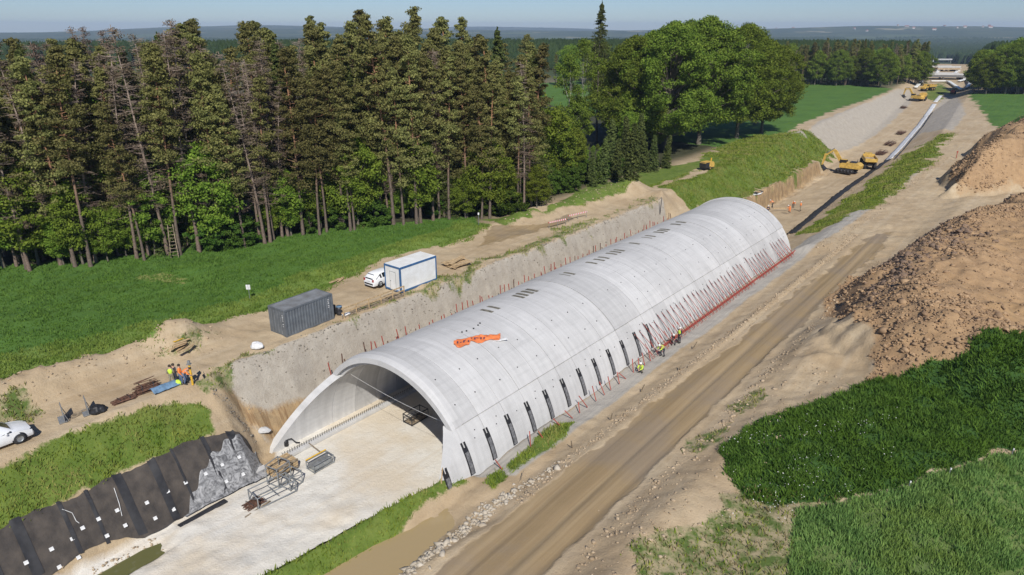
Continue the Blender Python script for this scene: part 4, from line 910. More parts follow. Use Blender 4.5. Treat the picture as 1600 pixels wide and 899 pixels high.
# sandy clods along the road edges and on the left mounds
def line_stones(name, label, segs, m, seed, big=.22):
    rg = np.random.default_rng(seed); XS = []; YS = []; SS = []
    for (ua_, wa_, ub_, wb_, spread, n) in segs:
        t = rg.random(n); u = ua_ + (ub_ - ua_) * t; w = wa_ + (wb_ - wa_) * t + rg.normal(size=n) * spread; XS.append(TX * u + TY * w); YS.append(TY * u - TX * w); SS.append(np.clip(rg.gamma(2.0, big / 3, n), .03, big * 2.2))
    o = stones(name, np.concatenate(XS), np.concatenate(YS), np.concatenate(SS), m, seed); return tag(o, label, 'stones', kind='stuff')
line_stones('pale_rubble', 'pale broken stones lined up between the muddy pond and the haul road', [(8, -25.7, 31, -25.3, .34, 1500), (31, -25.2, 36, -24.4, .3, 100)], M['chalk'], 31, .13)
line_stones('sandy_clods', 'small sandy clods along the haul road and on the bare earth', [(30, -24.2, 112, -22.6, .3, 2200), (20, -17.2, 100, -16.6, .35, 1300), (100, -24.5, 190, -22.5, .9, 1400), (25, -15, 60, -13, 1.6, 700), (3, -56.5, 27, -56.5, 1.4, 500), (70, -59, 104, -56.5, 1.3, 400), (104, -33.5, 170, -34.5, .6, 700), (-5, -42.6, 14, -42.8, .4, 500)], M['dirtclod'], 32, .085)
line_stones('slope_gravel', 'small clods and stones lying on the grey slope left of the vault', [(24, -49, 100, -49, .7, 1500), (25, -49.6, 100, -49.7, .25, 1200), (22, -48.5, 24, -46.8, .5, 200)], mat('slope_gravel', (.34,.30,.24), .95, col2=(.17,.15,.12), scale=1), 37, .06)
line_stones('dark_rubble', 'dark boulders and clods at the foot of the spoil heap', [(70, -12.5, 80, -10.8, .9, 260), (84, -14.4, 112, -12.2, 1.0, 900), (112, -12.2, 140, -6, 1.2, 700), (76, -12, 105, -8, 1.5, 900)], mat('dark_clods', (.26,.175,.115), .95, col2=(.13,.09,.065), scale=1), 33, .19)

# ------------------------------------------------------------------ water
def water(name, poly, z, col, label=None):
    m, n, b = new_mat(name); b.inputs['Base Color'].default_value = (*col, 1); b.inputs['Roughness'].default_value = .06; b.inputs['Specular IOR Level'].default_value = .5
    tc = n.nodes.new('ShaderNodeTexCoord'); ns = n.nodes.new('ShaderNodeTexNoise'); ns.inputs['Scale'].default_value = 2.5; bp = n.nodes.new('ShaderNodeBump'); bp.inputs['Distance'].default_value = .006
    n.links.new(tc.outputs['Object'], ns.inputs['Vector']); n.links.new(ns.outputs[0], bp.inputs['Height']); n.links.new(bp.outputs[0], b.inputs['Normal'])
    me = bpy.data.meshes.new(name); me.from_pydata([tuple(UW(u, w, z)) for u, w in poly], [], [tuple(range(len(poly)))]); me.materials.append(m); tag(link(name, me), kind='structure')
water('pond_water', [(-40,-30.6),(15,-30.4),(22,-29.6),(26,-28.9),(28.5,-28.4),(28.5,-25.6),(-40,-25.6)], -5.30, (.36,.27,.14))
water('ditch_water', [(-40,-42.9),(13,-42.9),(15.5,-42.2),(15,-41.3),(-40,-41.2)], -7.16, (.12,.12,.045))

# ------------------------------------------------------------------ covered slope at the lower left
gt = thing('slope_geotextile', 'black geotextile sheets pinned on the steep slope at the lower left', 'geotextile', UW(0, -44.5, -5))
M['geo'] = mat('geotextile_cloth', (.082,.068,.056), .9, col2=(.038,.033,.03), scale=1.2, bump=.03, bscale=5)
M['geod'] = mat('geotextile_overlap', (.024,.024,.027), .7)
def reparent(o, p): o.parent = p; o.matrix_parent_inverse = Matrix.Translation(-p.location) @ Matrix.Identity(4); return o
for k in range(24):
    u0 = -24 + k * 1.98 + .25 * math.sin(k * 2.3); u1 = -24 + (k + 1) * 1.98 + .25 * math.sin((k + 1) * 2.3) + .02; us = np.linspace(u0, min(u1, 23.1), 14)
    if u0 > 22: break
    o = sheet_grid('fabric_strip', us, lambda u: (-46.1 + .10 * math.sin(u * 1.3) + max(0, u - 20) * .18, -43.95 + .5 * sstep(11, 15, u) + .12 * math.sin(u)),   .15, M['geo'], None, lambda u, w, t: .05 * np.sin(u * 9 + t * 2) * .4 + .16 * (vn(u * 1.6, w * .8, 7) - .5) + .07 * (vn(u * 4.5, w * 3, 8) - .5) + .025 * (k % 2))
    reparent(o, gt)
    if k and not (u0 > 14.5 and False):
        s = sheet_grid('overlap', np.linspace(u0 - .2 - .12 * math.sin(k * 1.7), u0 + .2 + .12 * math.sin(k * 1.7), 5), lambda u: (-46.15 + .1 * math.sin(u * 1.3) + max(0, u - 20) * .18, -43.95 + .5 * sstep(11, 15, u)), .21, M['geod'], None, lambda u, w, t: .16 * (vn(u * 1.6, w * .8, 7) - .5) + .07 * (vn(u * 4.5, w * 3, 8) - .5) + .015); s.parent = o; s.matrix_parent_inverse = Matrix.Identity(4)
sq = MB().box((0, 0, .02), (.24, .24, .05), b=.01).mesh('anchor_plate', M['white'])
for (x, y) in ((1160,317),(1048,372),(918,443),(1085,485),(732,491),(616,545),(970,540),(783,585),(516,601),(669,650),(452,668),(322,733),(491,785),(163,818),(371,845),(1495,158),(1388,205),(1285,262),(1415,310),(1520,265)):
    p = hit(x / 4, 675 + y / 4, .27); o = link('anchor_plate', sq, None, p + Vector((0, 0, .0))); o.rotation_euler = (R(0), R(-58), 0)
    o.rotation_euler = Matrix.Rotation(ROT, 3, 'Z').to_4x4().to_euler(); o.rotation_mode = 'XYZ'
    o.matrix_world = Matrix.Translation(p) @ Matrix.Rotation(ROT, 4, 'Z') @ Matrix.Rotation(R(52), 4, 'X'); mw = o.matrix_world.copy(); o.parent = gt; o.matrix_basis = Matrix.Translation(-gt.location) @ mw
pm, pn, pb = new_mat('grey_plastic_film'); pb.inputs['Base Color'].default_value = (.33,.33,.34,1); pb.inputs['Roughness'].default_value = .5
nz = pn.nodes.new('ShaderNodeTexNoise'); nz.inputs['Scale'].default_value = 1.5; nz.inputs['Detail'].default_value = 4; nz.inputs['Distortion'].default_value = 3.2; tcx = pn.nodes.new('ShaderNodeTexCoord'); pn.links.new(tcx.outputs['Object'], nz.inputs['Vector'])
cr = pn.nodes.new('ShaderNodeValToRGB'); cr.color_ramp.elements[0].position = .35; cr.color_ramp.elements[0].color = (.11,.11,.112,1); cr.color_ramp.elements[1].position = .62; cr.color_ramp.elements[1].color = (.36,.36,.36,1); pn.links.new(nz.outputs[0], cr.inputs[0]); pn.links.new(cr.outputs[0], pb.inputs['Base Color'])
fl = sheet_grid('plastic_film', np.linspace(16.3, 23.4, 110), lambda u: (-44.9 + (1.4 * max(0, 1 - (u - 16.3) / 3.0)) ** 1.2 + .12 * math.sin(u * 5) - .55 * sstep(18.5, 22, u), -43.25 - .0 * u), .24, pm, None, lambda u, w, t: .15 * (np.abs(vn(u * 1.5 + w, w * 1.3, 3) - .5) + .6 * np.abs(vn(u * 3.1, w * 2.7 + u, 4) - .5)) * np.clip(t * 4, .15, 1), .01)
tag(fl, 'crumpled grey plastic film covering the end of the black slope', 'plastic sheet')
bt = sheet_grid('black_tarp', np.linspace(15.5, 23.5, 40), lambda u: (-33.1 + .5 * sstep(15, 24, u) - .35 * math.sin((u - 15.5) / 8 * 3.14), -31.6 + .5 * sstep(15, 24, u) ), .12, M['black'], None, lambda u, w, t: .2 * np.abs(vn(u * 1.7, w * 2, 3) - .5), .01)
tag(bt, 'black sheeting hanging on the floor side of the grassy ridge', 'sheeting')
o = MB().box((0, 0, .06), (3.6, .45, .12), b=.02).build('rubber_strip', M['darkm'], None, UW(17.4, -42.9, -6.93), ROT + .03); tag(o, 'flat dark grey strip lying on the floor below the plastic film', 'strip')

# ------------------------------------------------------------------ red bars along both sides of the vault
def bar_mesh(h, lean, cross):
    mb = MB(); mb.tube([(0, 0, -.15), (-lean, .0, h)], .032, 5)
    return mb
redR = []
def bar(name, p0, p1, r, label, grp, m='red', second=None):
    o = thing(name, label, 'steel bar', p0, 0, grp); d = Vector(p1) - Vector(p0)
    MB().tube([(0, 0, 0), d], r, 5).build('bar', M[m], o)
    if second: MB().tube([Vector(second[0]) - Vector(p0), Vector(second[1]) - Vector(p0)], r * .7, 5).build('bar_shadow', M['darkm'], o)  # dark rod standing in for the shadow line the red bar casts
    return o
def wallW(u, z, off=.06):
    v, nn = wallpt(u, z, 1, off); return UW(u, CW - v[1], z)
rb = random.Random(4); u = 57.0; i = 0
LR = 'red steel bars leaning on the right wall of the vault'
while u < 100.2:
    if not (84.2 < u < 85.6 or 93.0 < u < 94.6):
        z1 = -2.5 + rb.uniform(-.2, .3); w0 = -27.75
        bar('raker_bar', UW(u, w0, -4.95), wallW(u - .95 + rb.uniform(-.1, .1), z1), .03, 'red steel bar leaning against the right wall of the vault with a thin dark rod for its shadow', LR, 'red', (UW(u - .75, w0 - .1, -4.95), wallW(u - 1.0, z1 + .15)))
        bar('raker_bar', UW(u - .5, w0 + .1, -4.9), wallW(u + .2, -3.9), .028, 'short red cross bar at the foot of the right wall of the vault', 'short red cross bars at the foot of the right wall')
    u += 1.0 + rb.uniform(-.08, .12)
for u in (33, 36.5, 38.2, 40.6, 42.3, 43.4, 44.6, 46.0, 47.4, 48.5, 50, 51.2, 52.6, 53.7, 54.8, 56):
    bar('raker_bar', UW(u, -27.7, -4.95), UW(u + rb.uniform(-.9, .5), -28.1, -4.05 + rb.uniform(-.2, .5)), .045, 'loose red bar leaning at the foot of the wall below the black strips', 'loose red bars below the black strips')
eb = thing('edge_form', 'red steel edge form running along the foot of the far half of the vault', 'formwork', UW(59, -28.15, -4.9), ROT)
for k in range(14): MB().box((k * 3 + 1.5, 0, .14), (2.94, .10, .30)).build('form_panel', M['red'], eb)
pit = mat('dark_pit_soil', (.07,.035,.025), 1)
u = 32.6
while u < 99.5:
    h = rb.uniform(2.6, 3.5)
    bar('starter_bar', UW(u, -47.15, -5), UW(u - rb.uniform(.1, .7), -47.2 + rb.uniform(-.2, .2), -5 + h), .055, 'thin red brown bar standing behind the left flank of the vault', 'red brown bars behind the left flank of the vault', 'red' if rb.random() < .85 else 'rust')
    u += rb.uniform(.55, 1.15)
ebl = thing('edge_form', 'red brown edge form behind the left flank of the vault', 'formwork', UW(33, -47.3, -4.6), ROT)
MB().box((33, 0, .5), (66, .08, 1.5)).build('form_panel', M['rust'], ebl)

# orange tarpaulin on the crown
ot = thing('orange_tarp', 'crumpled orange tarpaulin with dark printing lying on top of the vault', 'tarpaulin', UW(37.0, -36.4, 1.75), ROT)
def tarp(us, xs, m, off, parent, name, seed, wr=.10):
    V = []; nx, ny = len(us), len(xs[0])
    for i, du in enumerate(us):
        for j, x in enumerate(xs[i]):
            a = math.acos(max(-1, min(1, x / AO))); z = ZF + BO * math.sin(a); V.append((du, -(CW + x + 36.4), z - 1.75 + off + wr * abs(mnoise.noise((du * 1.6 + seed, x * 1.6, 0))) * 2.0 + .04 * mnoise.noise((du * 5, x * 5, seed))))
    F = [(i * ny + j, (i + 1) * ny + j, (i + 1) * ny + j + 1, i * ny + j + 1) for i in range(nx - 1) for j in range(ny - 1)]
    o = MB().add(V, F, True).build(name, m, parent); md = o.modifiers.new('t', 'SOLIDIFY'); md.thickness = .012; return o
# outline along its own length (goes from left-front to right-back across the rings)
def tarp_pts():
    US = np.linspace(0, 1, 26); rows = []; us = []
    return US
def tq(px, py): return hitz(px, py, 1.5)
c0, c1 = tq(712, 533), tq(782, 520)
def tarp2():
    V = []; n = 30; k = 12
    for i in range(n + 1):
        t = i / n; x = 709 + (782 - 709) * t; top = 531 - 9.5 * t + 1.2 * math.sin(t * 9) + (3 if t < .05 else 0); bot = (541.5 if t < .34 else 535.5 - 4 * (t - .34)) + 2.2 * math.sin(t * 14) - 3 * max(0, t - .85) / .15 - (2.5 if t < .06 else 0)
        for j in range(k + 1):
            y = top + (bot - top) * j / k; q = hitz(x, y, 1.4); 
            for _ in range(4):
                u_, w_ = toUW(q.x, q.y); xx = w_ - CW; zz = ZF + (BO + .05) * math.sqrt(max(.01, 1 - (xx / (AO + .05)) ** 2)); q = hitz(x, y, zz)
            V.append(Vector((q.x, q.y, zz + .03 + .13 * abs(mnoise.noise((q.x * 1.7, q.y * 1.7, 3))) + .05 * mnoise.noise((q.x * 5, q.y * 5, 1)))) )
    F = [(i * (k + 1) + j, (i + 1) * (k + 1) + j, (i + 1) * (k + 1) + j + 1, i * (k + 1) + j + 1) for i in range(n) for j in range(k)]; return V, F
V, F = tarp2(); inv = ot.matrix_basis.inverted() if False else (Matrix.Translation(ot.location) @ Matrix.Rotation(ROT, 4, 'Z')).inverted()
om = MB().add([inv @ v for v in V], F, True).build('sheet', M['orange'], ot); md = om.modifiers.new('t', 'SOLIDIFY'); md.thickness = .012
VP = V
def marks(i0, i1, j0, j1): # dark print on the sheet
    k = 12; mb = MB(); vv = [inv @ (VP[i * (k + 1) + j] + Vector((0, 0, .03))) for i in range(i0, i1 + 1) for j in range(j0, j1 + 1)]; ny = j1 - j0 + 1
    mb.add(vv, [(i * ny + j, (i + 1) * ny + j, (i + 1) * ny + j + 1, i * ny + j + 1) for i in range(i1 - i0) for j in range(j1 - j0)], True); return mb
for (a, b, c, d) in ((2,3,4,7),(4,4+1,5,6),(6,7,3,7),(6,8,3,4),(9,10,5,8),(11,12,4,6),(13,14,4,8),(14,16,4,5),(17,18,4,7),(19,20,5,8),(21,22,4,5)):
    marks(a, b, c, d).build('dark_print', mat('faded_print', (.12,.05,.09), .7) if 'faded_print' not in bpy.data.materials else bpy.data.materials['faded_print'], om)
p = tq(780, 526); u_, w_ = toUW(p.x, p.y)
wh = MB(); 
for i in range(6): wh.box((i * .22 - .5, 0.05 * math.sin(i * 2), .05 + .03 * (i % 2)), (.26, .30, .05), rz=.2 * math.sin(i), b=.015)
tag(wh.build('white_rag', M['white'], None, UW(u_, w_, ZF + BO * math.sqrt(1 - ((w_ - CW) / AO) ** 2) + .05), ROT - .5), 'white rag lying beside the right end of the orange tarpaulin', 'rag')
for i, (px, py) in enumerate(((722,523),(729,521),(740,517),(747,512),(750,509))):
    p = tq(px, py); u_, w_ = toUW(p.x, p.y)
    o = MB().lathe([(0, 0), (.08, 0), (.07, .08), (.03, .1), (0, .1)], n=10).build('black_disc', M['black'], None, UW(u_, w_, ZF + BO * math.sqrt(1 - ((w_ - CW) / AO) ** 2) + .02)); tag(o, 'small black cap lying on the vault just above the orange tarpaulin', 'cap', 'black caps above the orange tarpaulin')

# ------------------------------------------------------------------ containers, car
def corr(x0, x1, z0, z1, y, n, d, side):
    mb = MB(); V = []; xs = []
    for i in range(n):
        a = x0 + (x1 - x0) * i / n; s = (x1 - x0) / n; xs += [(a, 0), (a + s * .32, 0), (a + s * .5, 1), (a + s * .82, 1)]
    xs.append((x1, 0)); 
    for (x, k) in xs: V += [(x, y - side * d * k, z0), (x, y - side * d * k, z1)]
    F = [(2 * i, 2 * i + 2, 2 * i + 3, 2 * i + 1) for i in range(len(xs) - 1)]; return mb.add(V, F)
M['cgrey'] = mat('grey_container_paint', (.125,.14,.155), .5, var=.12, scale=1.5)
M['cgrey2'] = mat('grey_container_roof', (.24,.255,.27), .55, scale=1.2, col2=(.16,.16,.16))
M['cwhite'] = mat('white_panel', (.78,.79,.775), .5, scale=1.3, col2=(.68,.675,.64))
M['cblue'] = mat('blue_frame_paint', (.045,.13,.28), .5)
M['glass'] = mat('dark_glass', (.015,.018,.022), .12, spec=.6)
gc = thing('shipping_container', 'dark grey corrugated shipping container beside the haul track', 'container', UW(30.6, -50.75, 0.02), ROT + .045)
Lc, Wc, Hc = 5.4, 2.35, 2.55
corr(.1, Lc - .1, .12, Hc - .1, .02, 17, .05, -1).build('side_wall', M['cgrey'], gc); corr(.1, Lc - .1, .12, Hc - .1, Wc - .02, 17, .05, 1).build('side_wall', M['cgrey'], gc)
rf = MB().box((Lc / 2, Wc / 2, Hc - .05), (Lc - .1, Wc - .1, .05)).build('roof', M['cgrey2'], gc)
for i in range(16): pass
mb = MB(); [mb.box((.35 + i * .31, Wc / 2, Hc - .02), (.14, Wc - .25, .02)) for i in range(16)]; mb.build('roof_rib', M['cgrey2'], rf)
f = MB().box((.03, Wc / 2, Hc / 2), (.06, Wc - .16, Hc - .2)).build('door', M['cgrey'], gc)
for y in (.55, .95, 1.45, 1.85): MB().tube([(-.03, y, .2), (-.03, y, Hc - .2)], .02, 6).build('lock_rod', M['galv'], f)
MB().box((Lc - .03, Wc / 2, Hc / 2), (.06, Wc - .16, Hc - .2)).build('end_wall', M['cgrey'], gc)
for x in (.06, Lc - .06):
    for y in (.06, Wc - .06): MB().box((x, y, Hc / 2), (.13, .13, Hc), b=.015).build('corner_post', M['cgrey'], gc)
for z in (.08, Hc - .07):
    for y in (.05, Wc - .05): MB().box((Lc / 2, y, z), (Lc - .26, .1, .14)).build('rail', M['cgrey'], gc)
    for x in (.05, Lc - .05): MB().box((x, Wc / 2, z), (.1, Wc - .26, .13)).build('rail', M['cgrey'], gc)
for z in (2.1, 1.95, 1.8, 1.7, 1.5, 1.35): MB().box((Lc - .55, .035 - .05, z), (.16, .012, .06)).build('marking', M['white'], gc)
for z in (2.05, 1.9, 1.75, 1.55, 1.2, 1.0): MB().box((-.01, .30, z), (.012, .14, .05)).build('marking', M['white'], f)
oc = thing('site_office', 'white site cabin with blue steel frame beside the haul track', 'cabin', UW(44.5, -51.0, .05), ROT)
Lo, Wo, Ho = 5.3, 2.45, 2.75
MB().box((Lo / 2, .05, Ho / 2), (Lo - .3, .06, Ho - .34)).build('wall_panel', M['cwhite'], oc); MB().box((Lo / 2, Wo - .05, Ho / 2), (Lo - .3, .06, Ho - .34)).build('wall_panel', M['cwhite'], oc)
for x in (.05, Lo - .05): MB().box((x, Wo / 2, Ho / 2), (.06, Wo - .3, Ho - .34)).build('wall_panel', M['cwhite'], oc)
MB().box((Lo / 2, Wo / 2, Ho + .02), (Lo - .14, Wo - .14, .06), b=.02).build('roof', M['cwhite'], oc)
for x in (.07, Lo - .07):
    for y in (.07, Wo - .07): MB().box((x, y, Ho / 2), (.17, .17, Ho), b=.02).build('corner_post', M['cblue'], oc)
dr = MB().box((-.005, 1.15, 1.1), (.04, .85, 1.95), b=.01).build('door', M['cwhite'], oc); MB().box((-.04, 1.48, 1.05), (.05, .1, .04)).build('handle', M['darkm'], dr); MB().box((-.012, 1.15, 1.1), (.012, .93, 2.05)).build('door_frame', M['galv'], dr)
for z in (.09, Ho - .09):
    for y in (.06, Wo - .06): MB().box((Lo / 2, y, z), (Lo - .34, .14, .21)).build('frame_rail', M['cblue'], oc)
    for x in (.06, Lo - .06): MB().box((x, Wo / 2, z), (.14, Wo - .34, .18)).build('frame_rail', M['cblue'], oc)

def car(name, label, cat, loc, rz, L=4.6, Wd=1.8, Ht=1.47, suv=False):
    root = thing(name, label, cat, loc, rz); gc_ = .24 if suv else .18; bz = .98 if suv else .90
    # x: station, roof z, belt z, half width at belt
    st = [(-L/2, .62, .58, .74, .50), (-L/2 + .06, bz - .02, bz - .05, .84, .62), (-L/2 + .22, Ht - .28, bz, .87, .60), (-L/2 + .55, Ht - .05, bz + .02, .89, .60), (-L/2 + 1.2, Ht, bz + .01, .90, .62), (-.1, Ht + .01, bz, .90, .62), (.45, Ht - .06, bz - .01, .90, .60), (1.15, bz + .06, bz - .02, .89, .66), (1.35, bz + .0, bz - .05, .88, .74), (L/2 - .45, bz - .10, bz - .16, .86, .72), (L/2 - .08, bz - .24, bz - .30, .80, .66), (L/2, .52, .48, .70, .56)]
    st = [(x, zr, zb, hw * Wd / 1.8, hr * Wd / 1.8) for (x, zr, zb, hw, hr) in st]
    V = []; m = 12
    for (x, zr, zb, hw, hr) in st:
        V += [(x, -hw * .92, gc_), (x, -hw, gc_ + .18), (x, -hw * 1.01, (zb + gc_) / 2 + .05), (x, -hw, zb), (x, -hr - .02, zr - .06), (x, -hr * .8, zr), (x, hr * .8, zr), (x, hr + .02, zr - .06), (x, hw, zb), (x, hw * 1.01, (zb + gc_) / 2 + .05), (x, hw, gc_ + .18), (x, hw * .92, gc_)]
    F = [(i * m + j, i * m + (j + 1) % m, (i + 1) * m + (j + 1) % m, (i + 1) * m + j) for i in range(len(st) - 1) for j in range(m)] + [tuple(range(m)), tuple((len(st) - 1) * m + k for k in range(m))]
    body = MB().add(V, F, False).build('body', M['carwhite'], root); body.data.set_sharp_from_angle(angle=R(38)); [setattr(p, 'use_smooth', True) for p in body.data.polygons]; body.data.set_sharp_from_angle(angle=R(38))
    def pane(i0, i1, j, e=.012):
        mb = MB()
        a, b, c, d = [Vector(V[q]) for q in (i0 * m + j, i1 * m + j, i1 * m + j + 1, i0 * m + j + 1)]; ce = (a + b + c + d) / 4; nn = (b - a).cross(d - a).normalized(); nn = nn if (ce + nn).dot(Vector((ce.x * .3, ce.y, ce.z - .6))) > ce.dot(Vector((ce.x * .3, ce.y, ce.z - .6))) else -nn
        q = [ce + (p - ce) * .86 + nn * e for p in (a, b, c, d)]; r_ = [ce + (p - ce) * .86 - nn * .02 for p in (a, b, c, d)]; mb.add(q + r_, [(0, 1, 2, 3), (4, 5, 1, 0), (5, 6, 2, 1), (6, 7, 3, 2), (7, 4, 0, 3)]); return mb
    for j in (3, 7):
        for (a, b) in ((2, 4), (4, 5), (5, 7)): pane(a, b, j).build('side_window', M['glass'], root)
    pane(6, 7, 5, .014).build('windscreen', M['glass'], root)
    mb = MB(); x0, x1 = st[1], st[3]; mb.add([(x0[0] - .015, -.56, x0[1] + .03), (x0[0] - .015, .56, x0[1] + .03), (x1[0] - .12, .5, x1[1] - .06), (x1[0] - .12, -.5, x1[1] - .06), (x0[0] + .05, -.56, x0[1] + .0), (x0[0] + .05, .56, x0[1] + .0), (x1[0] - .04, .5, x1[1] - .12), (x1[0] - .04, -.5, x1[1] - .12)], [(0, 1, 2, 3), (4, 7, 6, 5), (0, 4, 5, 1), (1, 5, 6, 2), (2, 6, 7, 3), (3, 7, 4, 0)]); mb.build('rear_window', M['glass'], root)
    r = .36 if suv else .32
    for x in (-L/2 + .85, L/2 - .88):
        for s in (-1, 1):
            t = MB().lathe([(r * .6, -.1), (r * .96, -.11), (r, -.06), (r, .06), (r * .96, .11), (r * .6, .1)], (x, s * (Wd / 2 - .09), r), 'Y', 20).build('wheel', M['tyre'], root)
            MB().lathe([(0, .0), (r * .15, .02), (r * .3, -.01), (r * .62, .02), (r * .64, -.02)], (x, s * (Wd / 2 - .09) + s * .09, r), 'Y', 14).build('rim', M['galv'], t)
            MB().lathe([(0, 0), (r * 1.2, 0), (r * 1.2, .02), (0, .02)], (x, s * (Wd / 2 - .02) - (.02 if s > 0 else .0), r + .02), 'Y', 20).build('wheel_arch', M['black'], root)
    for s in (-1, 1):
        MB().box((-L/2 + .05, s * .68, bz - .12), (.14, .22, .26), b=.03).build('tail_light', M['redl'], root)
        MB().box((L/2 - .12, s * .62, bz - .33), (.16, .30, .15), b=.03).build('headlight', M['glass'], root)
        MB().box((.72, s * (Wd / 2 + .05), bz + .04), (.12, .16, .12), b=.03).build('mirror', M['carwhite'], root)
    MB().box((L/2 + .0, 0, .42), (.06, 1.2, .2), b=.02).build('grille', M['black'], root); MB().box((-L/2 - .01, 0, .38), (.05, 1.3, .14), b=.02).build('bumper_insert', M['black'], root)
    MB().box((-L/2 - .03, 0, .72), (.02, .5, .11)).build('number_plate', M['white'], root)
    return root
M['carwhite'] = mat('white_car_paint', (.78,.79,.80), .22, var=.02); M['tyre'] = mat('rubber_tyre', (.03,.03,.032), .85); M['redl'] = mat('red_lens', (.35,.02,.02), .3)
car('estate_car', 'white estate car parked half behind the white cabin', 'car', UW(45.9, -55.1, 0.03), ROT + .02)
car('offroad_car', 'white off-road car cut by the left picture edge on the haul track', 'car', UW(8.35, -51.0, .03), ROT - .02, 4.5, 1.84, 1.66, True)
# dark crease where two lengths of cloth have slipped apart, and loose ropes over the slope
def slope_line(name, pts, r, m, label=None, cat=None, parent=None, dz=.26):
    P = [hit(x, y, .1) for x, y in pts]; L = []
    for i in range(len(P) - 1):
        for k in range(6): q = P[i].lerp(P[i + 1], k / 6); L.append(Vector((q.x, q.y, gz(q.x, q.y) + dz)))
    o = MB().tube(L, r, 5).build(name, m); return tag(o, label, cat)
slope_line('rope', ((179, 766), (187, 790), (192, 812)), .02, M['white'], 'pale rope hanging over the black slope, the one nearer the grey film', 'rope')
slope_line('rope', ((98, 800), (114, 806), (120, 818), (126, 822)), .02, M['white'], 'pale rope hanging over the black slope, the one nearer the picture edge', 'rope')
o = sheet_grid('dark_fold', np.linspace(3.6, 4.9, 12), lambda u: (-45.3 + .5 * abs(u - 4.2), -43.95 + .3 * math.sin(u * 3)), .25, M['black'], None, lambda u, w, t: .14 * np.abs(np.sin(u * 6)) + .05 * vn(u * 4, w * 3, 2))
o.parent = gt; o.matrix_parent_inverse = Matrix.Translation(-gt.location)
# ------------------------------------------------------------------ small things along the shelf track
def W_(px, py, dz=0): p = hit(px, py); return Vector((p.x, p.y, gz(p.x, p.y) + dz))
def board_stack(name, label, loc, rz, n, L, m, seed, cat='boards', wd=.22, yellow=0):
    t = thing(name, label, cat, loc, rz); r = random.Random(seed)
    for i in range(n):
        MB().box((r.uniform(-.3, .3), r.uniform(-.7, .7), .04 + i * .055), (L * r.uniform(.6, 1.1), wd, .045), rz=r.uniform(-.35, .35)).build('board', M['yel'] if i >= n - yellow else M[m], t)
    return t
M['yel'] = mat('yellow_paint', (.70,.42,.04), .5, var=.1); M['ylw'] = mat('machine_yellow', (.60,.39,.09), .5, var=.15, scale=2); M['blue'] = mat('blue_sheet', (.14,.24,.36), .6, var=.2)
board_stack('board_pile', 'loose pale boards with a yellow piece lying at the end of the earth mound', W_(284, 545), ROT + .3, 11, 1.5, 'wood', 1, yellow=1)
board_stack('board_pile', 'pile of wide pale boards on the edge right of the white cabin', W_(716, 416), ROT, 10, 3.4, 'wood', 2, wd=.6)
board_stack('board_pile', 'flat pale boards lying at the meadow edge behind the white car', W_(524, 437), ROT + .2, 3, 2.0, 'wood', 3)
def rebar_bundle(label, loc, rz, L, n, seed, w=.5, h=.35):
    t = thing('rebar_bundle', label, 'rebar bundle', loc, rz); r = random.Random(seed)
    for k in range(3):
        mb = MB()
        for i in range(n // 3): y = r.uniform(-w, w); z = .06 + abs(r.gauss(0, h * .5)); mb.tube([(-L / 2 + r.uniform(-.2, .2), y, z), (L / 2 + r.uniform(-.2, .2), y + r.uniform(-.2, .2), z + r.uniform(-.08, .08))], .03, 4)
        mb.build('bars', M['rust'], t)
    for x in (-L / 4, L / 4): MB().tube([(x, -w, .05), (x, -w * .9, h + .15), (x, w * .9, h + .15), (x, w, .05)], .025, 4).build('tie', M['darkm'], t)
    return t
rebar_bundle('tall bundle of rusty bars beside the blue sheet on the grass edge', W_(230, 610), ROT, 1.7, 48, 1, .3, .6)
rebar_bundle('low flat bundle of rusty bars left of the taller bundle', W_(194, 626), ROT, 1.4, 36, 2, .3, .16)
V = []; F = []; n = 14
for i in range(n + 1):
    for j in range(9): V.append((i / n * 2.0 - 1.0, j / 8 * 1.1 - .55, .12 + .28 * math.exp(-((j / 8 - .5) * 3) ** 2) + .06 * mnoise.noise((i * .6, j * .6, 0))))
F = [(i * 9 + j, (i + 1) * 9 + j, (i + 1) * 9 + j + 1, i * 9 + j + 1) for i in range(n) for j in range(8)]
o = MB().add(V, F, True).build('blue_cover', M['blue'], None, W_(257, 607, .05), ROT); md = o.modifiers.new('t', 'SOLIDIFY'); md.thickness = .03; tag(o, 'pale blue sheet spread on the ground at the feet of the surveyors', 'sheet')
def blob(name, label, cat, loc, s, m, seed, rz=0):
    bm = bmesh.new(); bmesh.ops.create_icosphere(bm, subdivisions=4, radius=1)
    for v in bm.verts:
        k = 1 + .22 * mnoise.noise(v.co * 1.5 + Vector((seed, 0, 0))) + .12 * mnoise.noise(v.co * 4 + Vector((0, seed, 0))); v.co = Vector((v.co.x * s[0] * k, v.co.y * s[1] * k, max(-.35, v.co.z) * s[2] * k))
    me = bpy.data.meshes.new(name); bm.to_mesh(me); bm.free(); me.materials.append(m); me.polygons.foreach_set('use_smooth', [True] * len(me.polygons)); return tag(link(name, me, None, loc, rz), label, cat)
blob('refuse_sack', 'black plastic sack lying on the grass edge of the haul track', 'sack', W_(153, 644, .2), (.55, .4, .42), M['black'], 1, .4)
blob('bulk_bag', 'white bulk bag slumped beside the dark grey container', 'bag', W_(402, 545, .22), (.52, .45, .42), M['white'], 2)
